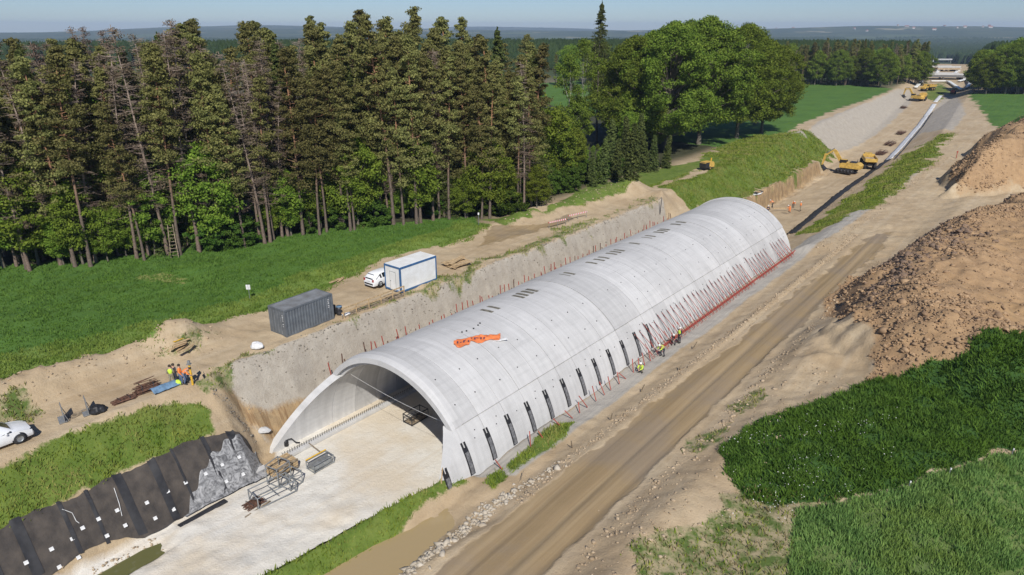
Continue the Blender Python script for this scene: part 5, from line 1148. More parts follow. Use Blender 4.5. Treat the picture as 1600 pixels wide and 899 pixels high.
for px, py, lab in ((100, 655, 'grey metal panel standing nearest the white off-road car'), (137, 643, 'grey metal panel standing just left of the black sack')):
    t = thing('metal_barrier', lab, 'panel', W_(px, py, 0), ROT + 1.35); M_ = MB().box((0, 0, .6), (1.1, .05, 1.15), ry=.0, b=.01).build('panel_sheet', M['galv'], t)
    for x in (-.5, .5): MB().tube([(x, -.25, .03), (x, .04, 1.0)], .025, 5).build('strut', M['galv'], t)
    MB().box((0, .1, .05), (1.1, .5, .06)).build('foot', M['galv'], t)
board_stack('board_pile', 'single grey plank lying between the two metal panels', W_(120, 652), ROT, 2, 2.6, 'wood2', 5)
# survey post
t = thing('survey_post', 'yellow survey post with a grey instrument on top beside the surveyors', 'survey post', W_(301, 600)); MB().tube([(0, 0, 0), (0, 0, 1.75)], .085, 10).build('post', M['yel'], t); MB().box((0, 0, 1.82), (.32, .32, .04)).build('plate', M['galv'], t); MB().box((0, 0, 1.98), (.2, .16, .26), b=.04).build('instrument', M['galv'], t)
t = thing('shovel', 'shovel stuck in the grass right of the yellow survey post', 'shovel', W_(318, 590)); MB().tube([(0, 0, .3), (-.35, 0, 1.1)], .02, 6).build('handle', M['wood'], t); MB().box((.05, 0, .18), (.04, .24, .34), ry=-.35, b=.01).build('blade', M['darkm'], t)
def sign(px, py, h, lab, two=False):
    t = thing('marker_post', lab, 'post', W_(px, py)); MB().tube([(0, 0, 0), (0, 0, h)], .035, 6).build('post', M['galv'], t)
    for x in ((-.12, .12) if two else (0,)): MB().box((x, -.05, h - (.2 if h > 1 else .07)), (.2 if h > 1 else .09, .03, .5 if two else .3 if h > 1 else .14)).build('plate', M['white'], t)
sign(391, 470, 1.6, 'thin post with two white plates in the meadow left of the dark container', True)
sign(748, 354, 2.0, 'thin white topped post at the right tip of the meadow')
for px, py, s in ((1420, 762, 'white marker stake at the crop edge, nearest to the weeds'), (1482, 745, 'middle white marker stake on the line between the crop and the dark mound'), (1580, 713, 'white marker stake at the crop edge, closest to the right picture edge')): sign(px, py, .62, s)
# wooden guard rail between container and cabin
t = thing('guard_rail', 'yellowish wooden guard rail along the slope edge between the two containers', 'railing', UW(36.3, -50.35, 0), ROT)
for k in range(6): MB().box((.3 + k * 1.55, 0, .5), (.1, .08, 1.1)).build('post', M['wood'], t)
for z in (.55, .98): MB().box((4.1, .06, z), (8.0, .035, .14)).build('rail', M['wood'], t)
MB().box((4.1, -.02, .12), (8.0, .035, .2)).build('rail', M['wood2'], t)
for lab, u, w, m in (('dark barrel with a blue green lid beside the end of the grey container', 36.9, -51.4, 'blue'), ('second barrel, dark, behind the blue green one at the container end', 36.6, -52.0, 'darkm')):
    t = thing('barrel', lab, 'barrel', UW(u, w, 0)); MB().lathe([(0, 0), (.28, 0), (.29, .28), (.28, .3), (.29, .58), (.28, .85), (0, .85)]).build('drum', M['darkm'], t); MB().lathe([(0, .85), (.3, .85), (.3, .9), (0, .91)]).build('lid', M[m], t)
blob('cement_sack', 'white sack lying at the slope edge beside the wooden guard rail', 'sack', W_(541, 493, .1), (.45, .28, .18), M['white'], 4, ROT)
pallet = thing('pallet', 'wooden pallet with scraps under the corner of the white cabin', 'pallet', UW(43.2, -51.0, .02), ROT)
for k in range(5): MB().box((0, -.5 + k * .25, .14), (1.3, .14, .03)).build('slat', M['wood2'], pallet)
for k in (-.55, 0, .55): MB().box((k, 0, .06), (.1, 1.1, .12)).build('bearer', M['wood2'], pallet)
# red and white barriers beside the puddle
M['rw'] = mat('red_white_paint', (.75,.7,.68), .5)
def rw_mat():
    m, n, b = new_mat('red_white_stripes'); tc = n.nodes.new('ShaderNodeTexCoord'); wv = n.nodes.new('ShaderNodeTexWave'); wv.inputs['Scale'].default_value = .9; wv.wave_profile = 'SAW'; wv.bands_direction = 'X'; n.links.new(tc.outputs['Object'], wv.inputs['Vector'])
    cr = n.nodes.new('ShaderNodeValToRGB'); cr.color_ramp.interpolation = 'CONSTANT'; cr.color_ramp.elements[0].color = (.55,.05,.04,1); cr.color_ramp.elements[1].position = .5; cr.color_ramp.elements[1].color = (.75,.74,.72,1); n.links.new(wv.outputs[0], cr.inputs[0]); n.links.new(cr.outputs[0], b.inputs['Base Color']); return m
M['rw'] = rw_mat()
for (a, b, lab) in (((857, 357), (885, 351), 'red and white striped barrier left of the muddy puddle'), ((888, 347), (917, 340), 'red and white striped barrier behind the muddy puddle')):
    p, q = W_(*a), W_(*b); d = q - p; t = thing('striped_barrier', lab, 'barrier', p, math.atan2(d.y, d.x)); L = d.length
    MB().box((L / 2, 0, .85), (L, .04, .2)).build('board', M['rw'], t)
    for x in (.1, L / 2, L - .1): MB().tube([(x, 0, 0), (x, 0, .95)], .03, 6).build('leg', M['galv'], t)
t = thing('dark_pole', 'thin dark pole standing on the earth bank at the far end of the slope', 'pole', W_(1031, 336)); MB().tube([(0, 0, 0), (.1, 0, 2.8)], [.07, .05], 6).build('pole', M['darkm'], t)
t = thing('sheet_stack', 'white and dark sheets lying at the foot of the far grassy slope', 'sheets', W_(1182, 303), ROT - .3)
for i in range(3): MB().box((i * .8 - .6, .2 * i, .12 + .07 * i), (3.4, .9, .06), rz=.12 * i, rx=.05).build('sheet', M['white' if i != 2 else 'darkm'], t)
t = thing('sheet_stack', 'small grey box on the earth just above the far crown of the vault', 'box', W_(1135, 318), .3); MB().box((0, 0, .25), (1.6, .7, .5), b=.05).build('box_body', M['galv'], t); MB().box((0, 0, .52), (1.7, .8, .06), b=.02).build('lid', M['galv'], t)
# ladder of the hunting stand at the wood edge
t = thing('wooden_ladder', 'pale wooden ladder leaning against a pine at the meadow edge', 'ladder', W_(273, 402), .35)
for x in (-.35, .35): MB().tube([(x * 1.2, 0, 0), (x * .8, 1.1, 3.9)], .06, 6).build('rail', M['wood2'], t)
for k in range(9): z = .3 + k * .4; MB().tube([(-.4 + .02 * k, z * .28, z), (.4 - .02 * k, z * .28, z)], .04, 5).build('rung', M['wood2'], t)

# ------------------------------------------------------------------ things on the floor of the cutting
def cage(label, loc, rz, L, w, h, m='galv', r=.045, extra=0, name='steel_frame', top=True):
    t = thing(name, label, 'steel frame', loc, rz)
    for x in (-L/2, L/2):
        for y in (-w/2, w/2): MB().tube([(x, y, 0), (x, y, h)], r, 6).build('upright', M[m], t)
        MB().tube([(x, -w/2, h * .96), (x, w/2, .1)], r * .6, 5).build('brace', M[m], t)
    for z in ((.08, h - .04) if top else (.08,)):
        for y in (-w/2, w/2): MB().tube([(-L/2, y, z), (L/2, y, z)], r, 6).build('rail', M[m], t)
        for x in (-L/2, L/2): MB().tube([(x, -w/2, z), (x, w/2, z)], r, 6).build('rail', M[m], t)
    for k in range(extra): x = -L/2 + L * (k + 1) / (extra + 1); MB().tube([(x, -w/2, h * .5), (x, w/2, h * .5)], r * .7, 5).build('cross_bar', M[m], t)
    return t
cage('large galvanised steel frame lying on the floor, nearest to the plastic film', hitz(427, 775, -7), ROT - .1, 3.0, 1.5, 1.0, extra=1)
cage('tall galvanised steel frame standing behind the large one', hitz(437, 752, -7), ROT + .2, 1.3, 1.2, 1.7)
cage('small galvanised steel frame at the right end of the frame group', hitz(455, 757, -7), ROT + .15, 1.2, 1.2, 1.15)
t = cage('low grey stillage with a yellow top rail on the tunnel floor', hitz(501, 728, -7), ROT, 1.9, 1.0, .75, extra=3, name='stillage'); MB().tube([(-.95, .5, .82), (.95, .5, .82)], .06, 6).build('yellow_rail', M['yel'], t); MB().box((0, 0, .3), (1.7, .8, .4), b=.03).build('load', M['galv'], t)
t = cage('dark wire mesh stillage standing at the shadow edge inside the tunnel', hitz(650, 656, -7), ROT, 2.0, 1.1, .9, 'darkm', extra=5, name='stillage'); MB().box((0, 0, .12), (1.9, 1, .08)).build('deck', M['wood2'], t)
t = thing('timber_stack', 'stack of yellowish timbers at the foot of the slope beside the tunnel mouth', 'timber', hitz(440, 734, -6.9), ROT)
for i in range(6):
    for k in range(4): MB().box((0 + .1 * ((i * k) % 3), -.7 + i * .26, .1 + k * .2), (2.1, .14, .14)).build('beam', M['wood' if (i + k) % 3 else 'wood2'], t)
rebar_bundle('brown heap of short rebars on the floor beside the steel frames', hitz(396, 789, -6.98), ROT + .1, 1.2, 70, 5, .45, .22)
MBp = MB().box((0, 0, .03), (2.2, .12, .05)).build('plank', M['wood2'], None, hitz(403, 796, -6.97), ROT + .1); tag(MBp, 'narrow brown plank beside the heap of short rebars', 'plank')
t = thing('concrete_pump', 'black submersible pump with hose at the foot of the left wing wall', 'pump', hitz(447, 696, -6.9), .3); MB().lathe([(0, 0), (.22, 0), (.22, .45), (.1, .55), (0, .55)]).build('pump_body', M['black'], t); MB().tube([(.1, 0, .5), (.5, 0, .55), (.8, -.1, .2), (1.1, 0, .05)], .06, 8).build('hose', M['black'], t)
blob('rubble_lump', 'pale lump of concrete at the corner of the earth cut', 'concrete lump', W_(412, 676, .1), (.6, .35, .25), M['conc'], 6)
t = thing('timber_pole', 'thin timber pole lying from the kerb onto the tunnel floor', 'pole', hitz(492, 702, -6.8), ROT - 1.7); MB().tube([(-1.0, 0, .1), (1.0, 0, .2)], .05, 6).build('pole', M['wood2'], t)
# stakes on the right bank and the grass ridge
for i, (px, py, lab) in enumerate(((691, 757, 'pale wooden stake at the end of the grass ridge near the right wing wall'), (893, 702, 'short dark stake on the bank opposite the tenth black strip'), (955, 658, 'dark stake leaning on the bank right of the tallest dirt ridge'), (1004, 613, 'thin dark stake on the bank below the workers'), (1085, 547, 'dark stake on the bank beside the red edge form'), (1062, 580, 'little dark stake near the haul road edge halfway along the vault'), (815, 752, 'short stake near the pale rubble and the weeds'))):
    h = 1.5 if i == 0 else .95; MBo = MB().box((0, 0, h / 2), (.09, .09, h), rx=.25 if i else .1, ry=-.3 if i else .1, taper=.7).build('wooden_stake', M['wood' if i == 0 else 'wood2'], None, W_(px, py, -.05), .5 * i); tag(MBo, lab, 'stake')
t = thing('red_marker', 'red marker post at the side of the haul road below the upper spoil heap', 'post', W_(1494, 247)); MB().tube([(0, 0, 0), (0, 0, 1.6)], .09, 6).build('post', M['red'], t); MB().box((0, 0, 1.5), (.35, .06, .35)).build('flag', M['red'], t)

# ------------------------------------------------------------------ liners and drains beyond the vault
def ribbon(name, pts, wd, m, off=.06, th=.05, label=None, cat=None, sub=18, wob=0):
    P = [W_(*p) for p in pts]; V = []; F = []; L = []
    for i in range(len(P) - 1):
        for k in range(sub): L.append(P[i].lerp(P[i + 1], k / sub))
    L.append(P[-1])
    for i, q in enumerate(L):
        d = (L[min(i + 1, len(L) - 1)] - L[max(i - 1, 0)]); nn = Vector((d.y, -d.x, 0)).normalized(); ww_ = wd if not callable(wd) else wd(i / len(L)); ww_ *= 1 + wob * mnoise.noise((i * .5, 0, 0))
        for s in (-1, -.33, .33, 1): r = q + nn * ww_ / 2 * s; V.append((r.x, r.y, gz(r.x, r.y) + off)); 
    for i in range(len(L) - 1):
        for k in range(3): F.append((i * 4 + k, i * 4 + k + 1, i * 4 + 5 + k, i * 4 + 4 + k))
    o = MB().add(V, F, True).build(name, m); md = o.modifiers.new('t', 'SOLIDIFY'); md.thickness = th; return tag(o, label, cat)
ribbon('black_liner', ((1236, 366), (1256, 350), (1290, 322), (1330, 291), (1352, 276), (1396, 244)), 1.5, M['geod'], .1, .05, 'black liner strip at the foot of the right grassy slope beyond the vault', 'liner', wob=.3)
ribbon('drain_liner', ((1388, 250), (1412, 225), (1436, 197), (1452, 175), (1460, 163)), 1.7, M['white'], .14, .05, 'white liner of the drain running along the foot of the right slope', 'liner', wob=.2)
ribbon('drain_liner', ((1398, 250), (1421, 224), (1443, 197), (1457, 177)), .35, M['darkm'], .24, .04, 'thin dark inner edge of the white drain liner', 'liner')
ribbon('drain_liner', ((1461, 160), (1470, 150)), 1.6, M['white'], .14, .05, 'short far piece of the white drain liner', 'liner')
for i, (px, py, L, lab) in enumerate(((1377, 241, 6, 'nearest rusty rebar heap on the floor beyond the excavator'), (1391, 226, 7, 'largest rusty rebar heap beside the white drain'), (1408, 209, 6, 'third rusty rebar heap farther along the floor'), (1412, 169, 5, 'small rusty heap at the foot of the long grey slope'))):
    rebar_bundle(lab, W_(px, py), ROT, L, 80, 20 + i, 1.1 - .15 * (i > 1), .7)

# ------------------------------------------------------------------ machines
def wheel(t, x, y, r, wd, z=None):
    z = r if z is None else z; o = MB().lathe([(r * .5, -wd / 2), (r * .93, -wd / 2), (r, -wd * .3), (r, wd * .3), (r * .93, wd / 2), (r * .5, wd / 2)], (x, y, z), 'Y', 18).build('wheel', M['tyre'], t)
    MB().lathe([(0, -wd * .42), (r * .52, -wd * .36), (r * .52, wd * .36), (0, wd * .42)], (x, y, z), 'Y', 12).build('hub', M['ylw'], o)
def excavator(label, loc, rz, swing=0, reach=0, group=None):
    t = thing('excavator', label, 'excavator', loc, rz, group)
    for s in (-1, 1):
        pr = [(-2.1, .45), (-1.9, .12), (-1.6, 0), (1.6, 0), (1.95, .12), (2.15, .45), (1.95, .82), (1.6, .95), (-1.6, .95), (-1.9, .82)]
        o = MB().prism(pr, s * 1.35 - .3, s * 1.35 + .3).build('track', M['tyre'], t)
        for x in (-1.6, -.8, 0, .8, 1.6): MB().lathe([(0, -.02), (.3, -.02), (.3, .02), (0, .02)], (x, s * 1.67, .46), 'Y', 12).build('roller', M['darkm'], o)
    MB().box((0, 0, .75), (2.2, 2.2, .4), b=.05).build('undercarriage', M['darkm'], t)
    up = link('upper_body', MB().prism([(-2.9, 1.15), (-2.95, 2.2), (-2.5, 2.45), (.9, 2.35), (1.5, 2.1), (1.5, 1.15)], -1.4, 1.4).mesh('upper_body', M['ylw']), t); up.rotation_euler.z = swing
    MB().prism([(-3.2, 1.1), (-3.3, 1.9), (-2.9, 2.25), (-2.3, 2.3), (-2.3, 1.1)], -1.38, 1.38).build('counterweight', M['ylw'], up)
    MB().box((.75, .85, 2.35), (1.6, 1.05, 1.6), taper=.9, b=.05).build('cab', M['ylw'], up)
    MB().box((.75, .85, 2.65), (1.5, 1.09, .85), b=.03).build('cab_glass', M['glass'], up); MB().box((1.0, .85, 2.6), (1.18, .85, .95), b=.03).build('windscreen', M['glass'], up)
    MB().box((-1.3, -.1, 2.5), (1.5, 1.7, .3), b=.06).build('engine_hood', M['darkm'], up)
    MB().tube([(-1.9, -.9, 2.4), (-1.9, -.9, 3.1)], .07, 8).build('exhaust', M['darkm'], up)
    bo = MB().prism([(1.2, 1.7), (1.0, 2.2), (3.0, 4.9), (3.6, 5.2), (5.6, 4.7 - reach), (5.5, 4.35 - reach), (3.7, 4.6), (1.9, 2.0)], -.45, -.05).build('boom', M['ylw'], up)
    MB().tube([(1.5, -.25, 1.5), (3.2, -.25, 4.3)], .1, 8).build('boom_cylinder', M['galv'], bo)
    stk = MB().prism([(5.2, 5.1 - reach), (5.7, 5.0 - reach), (6.1, 2.2 - reach), (5.8, 2.1 - reach), (5.3, 4.0 - reach)], -.4, -.1).build('stick', M['ylw'], up)
    MB().tube([(3.6, -.25, 5.35), (5.35, -.25, 5.2 - reach)], .09, 8).build('stick_cylinder', M['galv'], stk)
    MB().prism([(5.7, 2.3 - reach), (6.2, 2.2 - reach), (6.25, 1.5 - reach), (5.7, .95 - reach), (5.0, 1.05 - reach), (4.75, 1.5 - reach), (5.1, 1.35 - reach), (5.5, 1.6 - reach)], -.85, .35).build('bucket', M['darkm'], up)
    return t
def dump_truck(label, loc, rz, tip=0, group=None):
    t = thing('dump_truck', label, 'dump truck', loc, rz, group)
    for x in (3.4, -1.2, -2.9):
        for s in (-1, 1): wheel(t, x, s * 1.15, .85, .6)
    MB().box((-1.2, 0, 1.15), (5.2, 1.0, .5), b=.04).build('rear_frame', M['darkm'], t); MB().box((3.0, 0, 1.25), (3.2, 1.3, .7), b=.08).build('front_frame', M['darkm'], t)
    MB().prism([(1.9, 1.5), (1.9, 2.2), (4.2, 2.1), (5.2, 1.9), (5.3, 1.3), (4.8, 1.1)], -1.05, 1.05).build('hood', M['ylw'], t)
    c = MB().prism([(1.7, 1.6), (1.75, 3.2), (3.1, 3.2), (3.5, 2.2), (3.5, 1.6)], -.85, .85).build('cab', M['ylw'], t); MB().prism([(1.95, 2.25), (1.98, 3.0), (3.0, 3.0), (3.28, 2.25)], -.88, .88).build('cab_glass', M['glass'], c)
    MB().box((3.27, 0, 2.65), (.05, 1.4, .7), ry=-.38).build('windscreen', M['glass'], c)
    bed = link('bed', None, t); bed.location = (-3.4, 0, 1.5); bed.rotation_euler.y = -tip
    bpy.data.objects.remove(bed)
    # the bed: floor, two sides and headboard as one tub
    def tub():
        mb = MB(); prof = [(-1.4, 1.35), (-1.35, 0.35), (-.7, 0), (.7, 0), (1.35, .35), (1.4, 1.35)]; V = []; xs = [(-.9, .55), (.6, 0), (4.6, 0), (5.2, .5)]
        for (x, dz) in xs:
            for (y, z) in prof: V.append((x, y, z if z > 1 else max(z, dz)))
            for (y, z) in prof: V.append((x, y * .93, (z if z > 1 else max(z, dz)) + (.08 if z < 1 else 0)))
        F = []
        for i in range(3):
            for k in range(5): a = i * 12 + k; F += [(a, a + 1, a + 13, a + 12), (a + 6, a + 18, a + 19, a + 7)]
            F += [(i * 12, i * 12 + 12, i * 12 + 18, i * 12 + 6), (i * 12 + 5, i * 12 + 11, i * 12 + 23, i * 12 + 17)]
        F += [tuple(range(5, -1, -1)), (36, 37, 38, 39, 40, 41), tuple(36 + 6 + k for k in range(5, -1, -1))]
        mb.add(V, F); mb.box((4.75, 0, 1.0), (.12, 2.7, 1.3), b=.02); return mb
    b = tub().build('bed', M['ylw'], t, (-3.6, 0, 1.45)); b.rotation_euler.y = -tip
    MB().box((2.0, 0, .7), (4.4, 2.3, .5), b=.2).build('load', M['dirtclod'], b)
    return t
TU = ROT
excavator('yellow excavator digging the trench beside the dump truck', UW(180, -41.2, -6.9), ROT + 1.45, .1, 1.2)
dump_truck('yellow dump truck being loaded beside the digging excavator', UW(190, -38.8, -6.85), ROT + .35)
p = hit(1430, 158); excavator('small distant yellow excavator with raised boom on the far floor', p, ROT + 1.2, 0)
p = hit(1441, 157); dump_truck('distant yellow dump truck right beside the far excavator', p, ROT + .1)
p = hit(1450, 142); dump_truck('farthest yellow dump truck, alone before the first overpass', p, ROT + 2.8)
p = hit(1489, 147); t = thing('road_roller', 'dark red roller raising dust at the far end of the haul road', 'roller', p, ROT)
MB().lathe([(0, -1), (.75, -1), (.75, 1), (0, 1)], (1.8, 0, .75), 'Y', 18).build('drum', M['darkm'], t); MB().box((-.9, 0, 1.3), (2.4, 1.6, 1.1), b=.1).build('body', M['red'], t); MB().box((.2, 0, 2.3), (1.3, 1.4, 1.3), b=.06).build('cab', M['glass'], t); wheel(t, -1.2, -.85, .7, .45); wheel(t, -1.2, .85, .7, .45)
# compressor on its trailer
p = W_(1104, 266); t = thing('compressor', 'yellow and black trailer compressor parked on the track by the oaks', 'compressor', p, ROT - .25)
MB().prism([(-1.3, .5), (-1.3, 1.35), (-1.0, 1.55), (.9, 1.55), (1.3, 1.2), (1.3, .5)], -.75, .75).build('hood', M['ylw'], t); MB().prism([(-1.34, .52), (-1.34, 1.3), (-1.1, 1.5), (-.25, 1.5), (-.25, .52)], -.77, .77).build('grille', M['darkm'], t)
MB().box((0, 0, .42), (2.6, 1.3, .16)).build('chassis', M['darkm'], t); MB().tube([(1.2, 0, .45), (2.4, 0, .42)], .06, 6).build('drawbar', M['darkm'], t); wheel(t, 0, -.8, .34, .2); wheel(t, 0, .8, .34, .2); MB().tube([(1.05, 0, 1.3), (1.15, 0, 2.1)], .12, 8).build('mast', M['yel'], t)

# ------------------------------------------------------------------ overpasses at the far end
def overpass(lab, a, b, z0, wd, m, name='overpass', pier=True, th=1.2):
    p = hit(*a); q = hit(*b); d = Vector((q.x - p.x, q.y - p.y, 0)); t = thing(name, lab, 'bridge', Vector((p.x, p.y, min(p.z, q.z) + z0 + .8)), math.atan2(d.y, d.x)); L = d.length
    MB().box((L / 2, wd / 2, 0), (L, wd, th), b=.05).build('deck', m, t)
    for y in (0, wd): MB().box((L / 2, y, th / 2 + .45), (L, .3, .9)).build('parapet', M['conc'], t)
    if pier:
        for x in (.4, L - .4): MB().box((x, wd / 2, -2.4), (1.2, wd - .4, 3.7)).build('abutment', M['conc'], t)
        for y in (wd * .25, wd * .75): MB().box((L / 2, y, -2.4), (.9, .9, 3.7), b=.1).build('pier', M['conc'], t)
    return t
M['asph'] = mat('bridge_asphalt', (.16,.155,.15), .9); 
overpass('grey overpass deck with dark top crossing the motorway at its near end', (1444, 125), (1508, 125), 1.2, 9, M['asph'])
overpass('far white bridge deck spanning the motorway before the woods', (1458, 96), (1516, 96), 1.6, 12, M['conc'], th=.9)
overpass('middle bridge with a brown deck between the grey overpass and the white one', (1464, 112), (1500, 112), .9, 9, M['dirtclod'])
for pts, lab in ((((1430, 139), (1441, 129)), 'white kerb line left of the first overpass'), (((1454, 129), (1480, 129)), 'white edge line below the first overpass deck'), (((1480, 129), (1503, 142)), 'white diagonal wing line right of the floor below the first overpass'), (((1498, 129), (1511, 125), (1516, 132), (1511, 139)), 'white angled retaining kerb at the right abutment of the first overpass'), (((1457, 119), (1476, 107)), 'white drain line left of the middle bridge'), (((1490, 118), (1500, 108)), 'white drain line right of the middle bridge')):
    ribbon('concrete_kerb', pts, 1.6, M['cwhite'], .5, .5, lab, 'kerb')

# ------------------------------------------------------------------ people
def skin_mesh(name, J, E, m, grow=0.0, sub=1):
    names = sorted({n for e in E for n in e}); ix = {n: i for i, n in enumerate(names)}
    me = bpy.data.meshes.new(name); me.from_pydata([J[n][:3] for n in names], [(ix[a], ix[b]) for a, b in E], [])
    o = bpy.data.objects.new('tmp', me); COL.objects.link(o); md = o.modifiers.new('s', 'SKIN'); ly = me.skin_vertices[0].data
    root = 'pelvis' if 'pelvis' in ix else names[0]
    for n in names: r = J[n][3] + grow; ly[ix[n]].radius = (r, r); ly[ix[n]].use_root = (n == root)
    md.use_smooth_shade = True; s = o.modifiers.new('d', 'SUBSURF'); s.levels = s.render_levels = sub
    bpy.context.view_layer.update(); dg = bpy.context.evaluated_depsgraph_get(); out = bpy.data.meshes.new_from_object(o.evaluated_get(dg)); out.name = name
    out.materials.clear(); out.materials.append(m); bpy.data.objects.remove(o); return out
POSE = {
 'stand': dict(pelvis=(0,0,.95,.13), belly=(0,.01,1.12,.125), chest=(0,0,1.32,.14), neck=(0,.01,1.48,.055), head=(0,.03,1.60,.095), crown=(0,.02,1.69,.075), sh=(.18,0,1.42,.06), el=(.24,-.02,1.13,.045), wr=(.25,.10,.90,.030), hip=(.09,0,.90,.095), kn=(.11,.03,.50,.06), an=(.12,-.02,.09,.045), toe=(.14,.15,.04,.04)),
 'work': dict(pelvis=(0,-.18,.92,.13), belly=(0,-.04,1.06,.125), chest=(0,.14,1.18,.14), neck=(0,.28,1.27,.055), head=(0,.38,1.31,.095), crown=(0,.44,1.37,.075), sh=(.18,.18,1.24,.06), el=(.23,.30,.97,.045), wr=(.16,.46,.80,.030), hip=(.10,-.16,.87,.095), kn=(.14,.0,.50,.06), an=(.15,-.12,.09,.045), toe=(.17,.05,.04,.04)),
 'crouch': dict(pelvis=(0,-.16,.38,.135), belly=(0,-.06,.54,.125), chest=(0,.04,.74,.14), neck=(0,.12,.90,.055), head=(0,.17,1.01,.095), crown=(0,.18,1.10,.075), sh=(.18,.07,.84,.06), el=(.24,.25,.62,.045), wr=(.14,.44,.52,.030), hip=(.10,-.14,.36,.10), kn=(.19,.26,.52,.065), an=(.15,.02,.09,.045), toe=(.17,.18,.04,.04)),
}
M['skin'] = mat('skin', (.50,.30,.21), .6, var=.05); M['hair'] = mat('dark_hair', (.04,.03,.02), .8); M['jeans'] = mat('blue_jeans', (.09,.13,.22), .9); M['navy'] = mat('dark_workwear', (.03,.035,.05), .9)
M['hvy'] = mat('yellow_green_vest', (.55,.75,.06), .7, var=.08); M['hvo'] = mat('orange_vest', (.90,.25,.05), .7, var=.08); M['helm'] = mat('white_helmet', (.75,.75,.72), .35); M['tan'] = mat('khaki_workwear', (.25,.22,.15), .9)
def person(label, loc, rz, pose='stand', vest='hvy', top='navy', leg='navy', helmet=True, vary=0, group=None):
    P = dict(POSE[pose]); J = {k: P[k] for k in ('pelvis', 'belly', 'chest', 'neck', 'head', 'crown')}; r = random.Random(vary)
    for s, q in ((-1, 'l'), (1, 'r')):
        for k in ('sh', 'el', 'wr', 'hip', 'kn', 'an', 'toe'):
            x, y, z, rad = P[k]; dy = (r.uniform(-.08, .08) if k in ('el', 'wr') else 0) + (s * .07 if k in ('kn', 'an', 'toe') and vary % 2 else 0); J[q + k] = (s * x, y + dy, z + (r.uniform(0, .12) if k == 'wr' else 0), rad)
        wx, wy, wz, _ = J[q + 'wr']; ex, ey, ez, _ = J[q + 'el']; d = Vector((wx - ex, wy - ey, wz - ez)).normalized(); pl = Vector((wx, wy, wz)) + d * .07; J[q + 'palm'] = (*pl, .032)
        side = Vector((0, 1, 0)) if abs(d.y) < .7 else Vector((0, 0, -1))
        for f in range(4):
            a = pl + d * .03 + side * (.024 * (f - 1.5)); b_ = a + d * (.045 + .006 * (1.5 - abs(f - 1.3))) ; c = b_ + d * .025 + Vector((-s * .018, 0, 0)); J[f'{q}f{f}a'] = (*b_, .009); J[f'{q}f{f}b'] = (*c, .008)
        th = pl - d * .03 + side * .04; J[q + 'tha'] = (*th, .011); J[q + 'thb'] = (*(th + d * .04 + side * .012), .009)
    E = [('pelvis', 'belly'), ('belly', 'chest'), ('chest', 'neck'), ('neck', 'head'), ('head', 'crown')]
    for q in 'lr':
        E += [('chest', q + 'sh'), (q + 'sh', q + 'el'), (q + 'el', q + 'wr'), (q + 'wr', q + 'palm'), ('pelvis', q + 'hip'), (q + 'hip', q + 'kn'), (q + 'kn', q + 'an'), (q + 'an', q + 'toe'), (q + 'palm', q + 'tha'), (q + 'tha', q + 'thb')]
        for f in range(4): E += [(q + 'palm', f'{q}f{f}a'), (f'{q}f{f}a', f'{q}f{f}b')]
    t = thing('person', label, 'person', loc, rz, group)
    link('body', skin_mesh('body', J, E, M['skin']), t)
    le = [('pelvis', q + 'hip') for q in 'lr'] + [(q + 'hip', q + 'kn') for q in 'lr'] + [(q + 'kn', q + 'an') for q in 'lr'] + [('pelvis', 'belly')]
    link('trousers', skin_mesh('trousers', J, le, M[leg], .018), t)
    link('boots', MB().box((J['lan'][0], J['lan'][1] + .08, .05), (.11, .30, .12), b=.03).box((J['ran'][0], J['ran'][1] + .08, .05), (.11, .30, .12), b=.03).mesh('boots', M['black']), t)
    je = [('belly', 'chest')] + [('chest', q + 'sh') for q in 'lr'] + [(q + 'sh', q + 'el') for q in 'lr'] + [(q + 'el', q + 'wr') for q in 'lr']
    J2 = dict(J); 
    link('jacket', skin_mesh('jacket', J2, je, M[top], .014), t)
    if vest:
        J3 = dict(J); 
        for q in 'lr': x, y, z, rad = J[q + 'sh']; J3[q + 'sh'] = (x * .8, y, z, rad + .012)
        b = J['belly']; p_ = J['pelvis']; J3['belly'] = (b[0], b[1], b[2], b[3] + .01)
        link('vest', skin_mesh('vest', J3, [('belly', 'chest'), ('chest', 'lsh'), ('chest', 'rsh'), ('belly', 'pelvis')], M[vest], .030), t)
    hx, hy, hz, _ = J['head']; cx_, cy_, cz_, _ = J['crown']; up = (Vector((cx_, cy_, cz_)) - Vector((hx, hy, hz))).normalized(); fw = Vector((0, 1, 0)); fw = (fw - up * fw.dot(up)).normalized(); hc = Vector((hx, hy, hz))
    fm = MB(); fm.box(hc + fw * .10 - up * .0, (.022, .03, .035), b=.006); fm.box(hc + fw * .09 - up * .045, (.05, .015, .012), b=.004)
    for s in (-1, 1): fm.box(hc + Vector((s * .095, 0, 0)), (.015, .03, .05), b=.005)
    link('face_features', fm.mesh('face', M['skin']), t)
    em = MB(); [em.box(hc + fw * .092 + up * .02 + Vector((s * .032, 0, 0)), (.022, .012, .012), b=.004) for s in (-1, 1)]; link('eyes', em.mesh('eyes', M['hair']), t)
    c = Vector((cx_, cy_, cz_)) - up * .02
    hm = MB().lathe([(.125, -.02), (.13, 0), (.12, .05), (.09, .10), (.04, .13), (0, .135)] if helmet else [(.108, -.06), (.115, 0), (.10, .05), (.06, .085), (0, .095)], (0, 0, 0), 'Z', 14).mesh('helmet' if helmet else 'hair', M['helm' if helmet else 'hair'])
    o = link('helmet' if helmet else 'hair', hm, t, c); o.rotation_mode = 'QUATERNION'; o.rotation_quaternion = up.to_track_quat('Z', 'Y')
    return t
def PZ(px, py, z=None): return W_(px, py, 0) if z is None else hitz(px, py, z)
person('person in a yellow green vest standing at the left of the surveyors, seen from behind', W_(270, 601), .2, 'stand', 'hvy', 'tan', 'tan', False, 1)
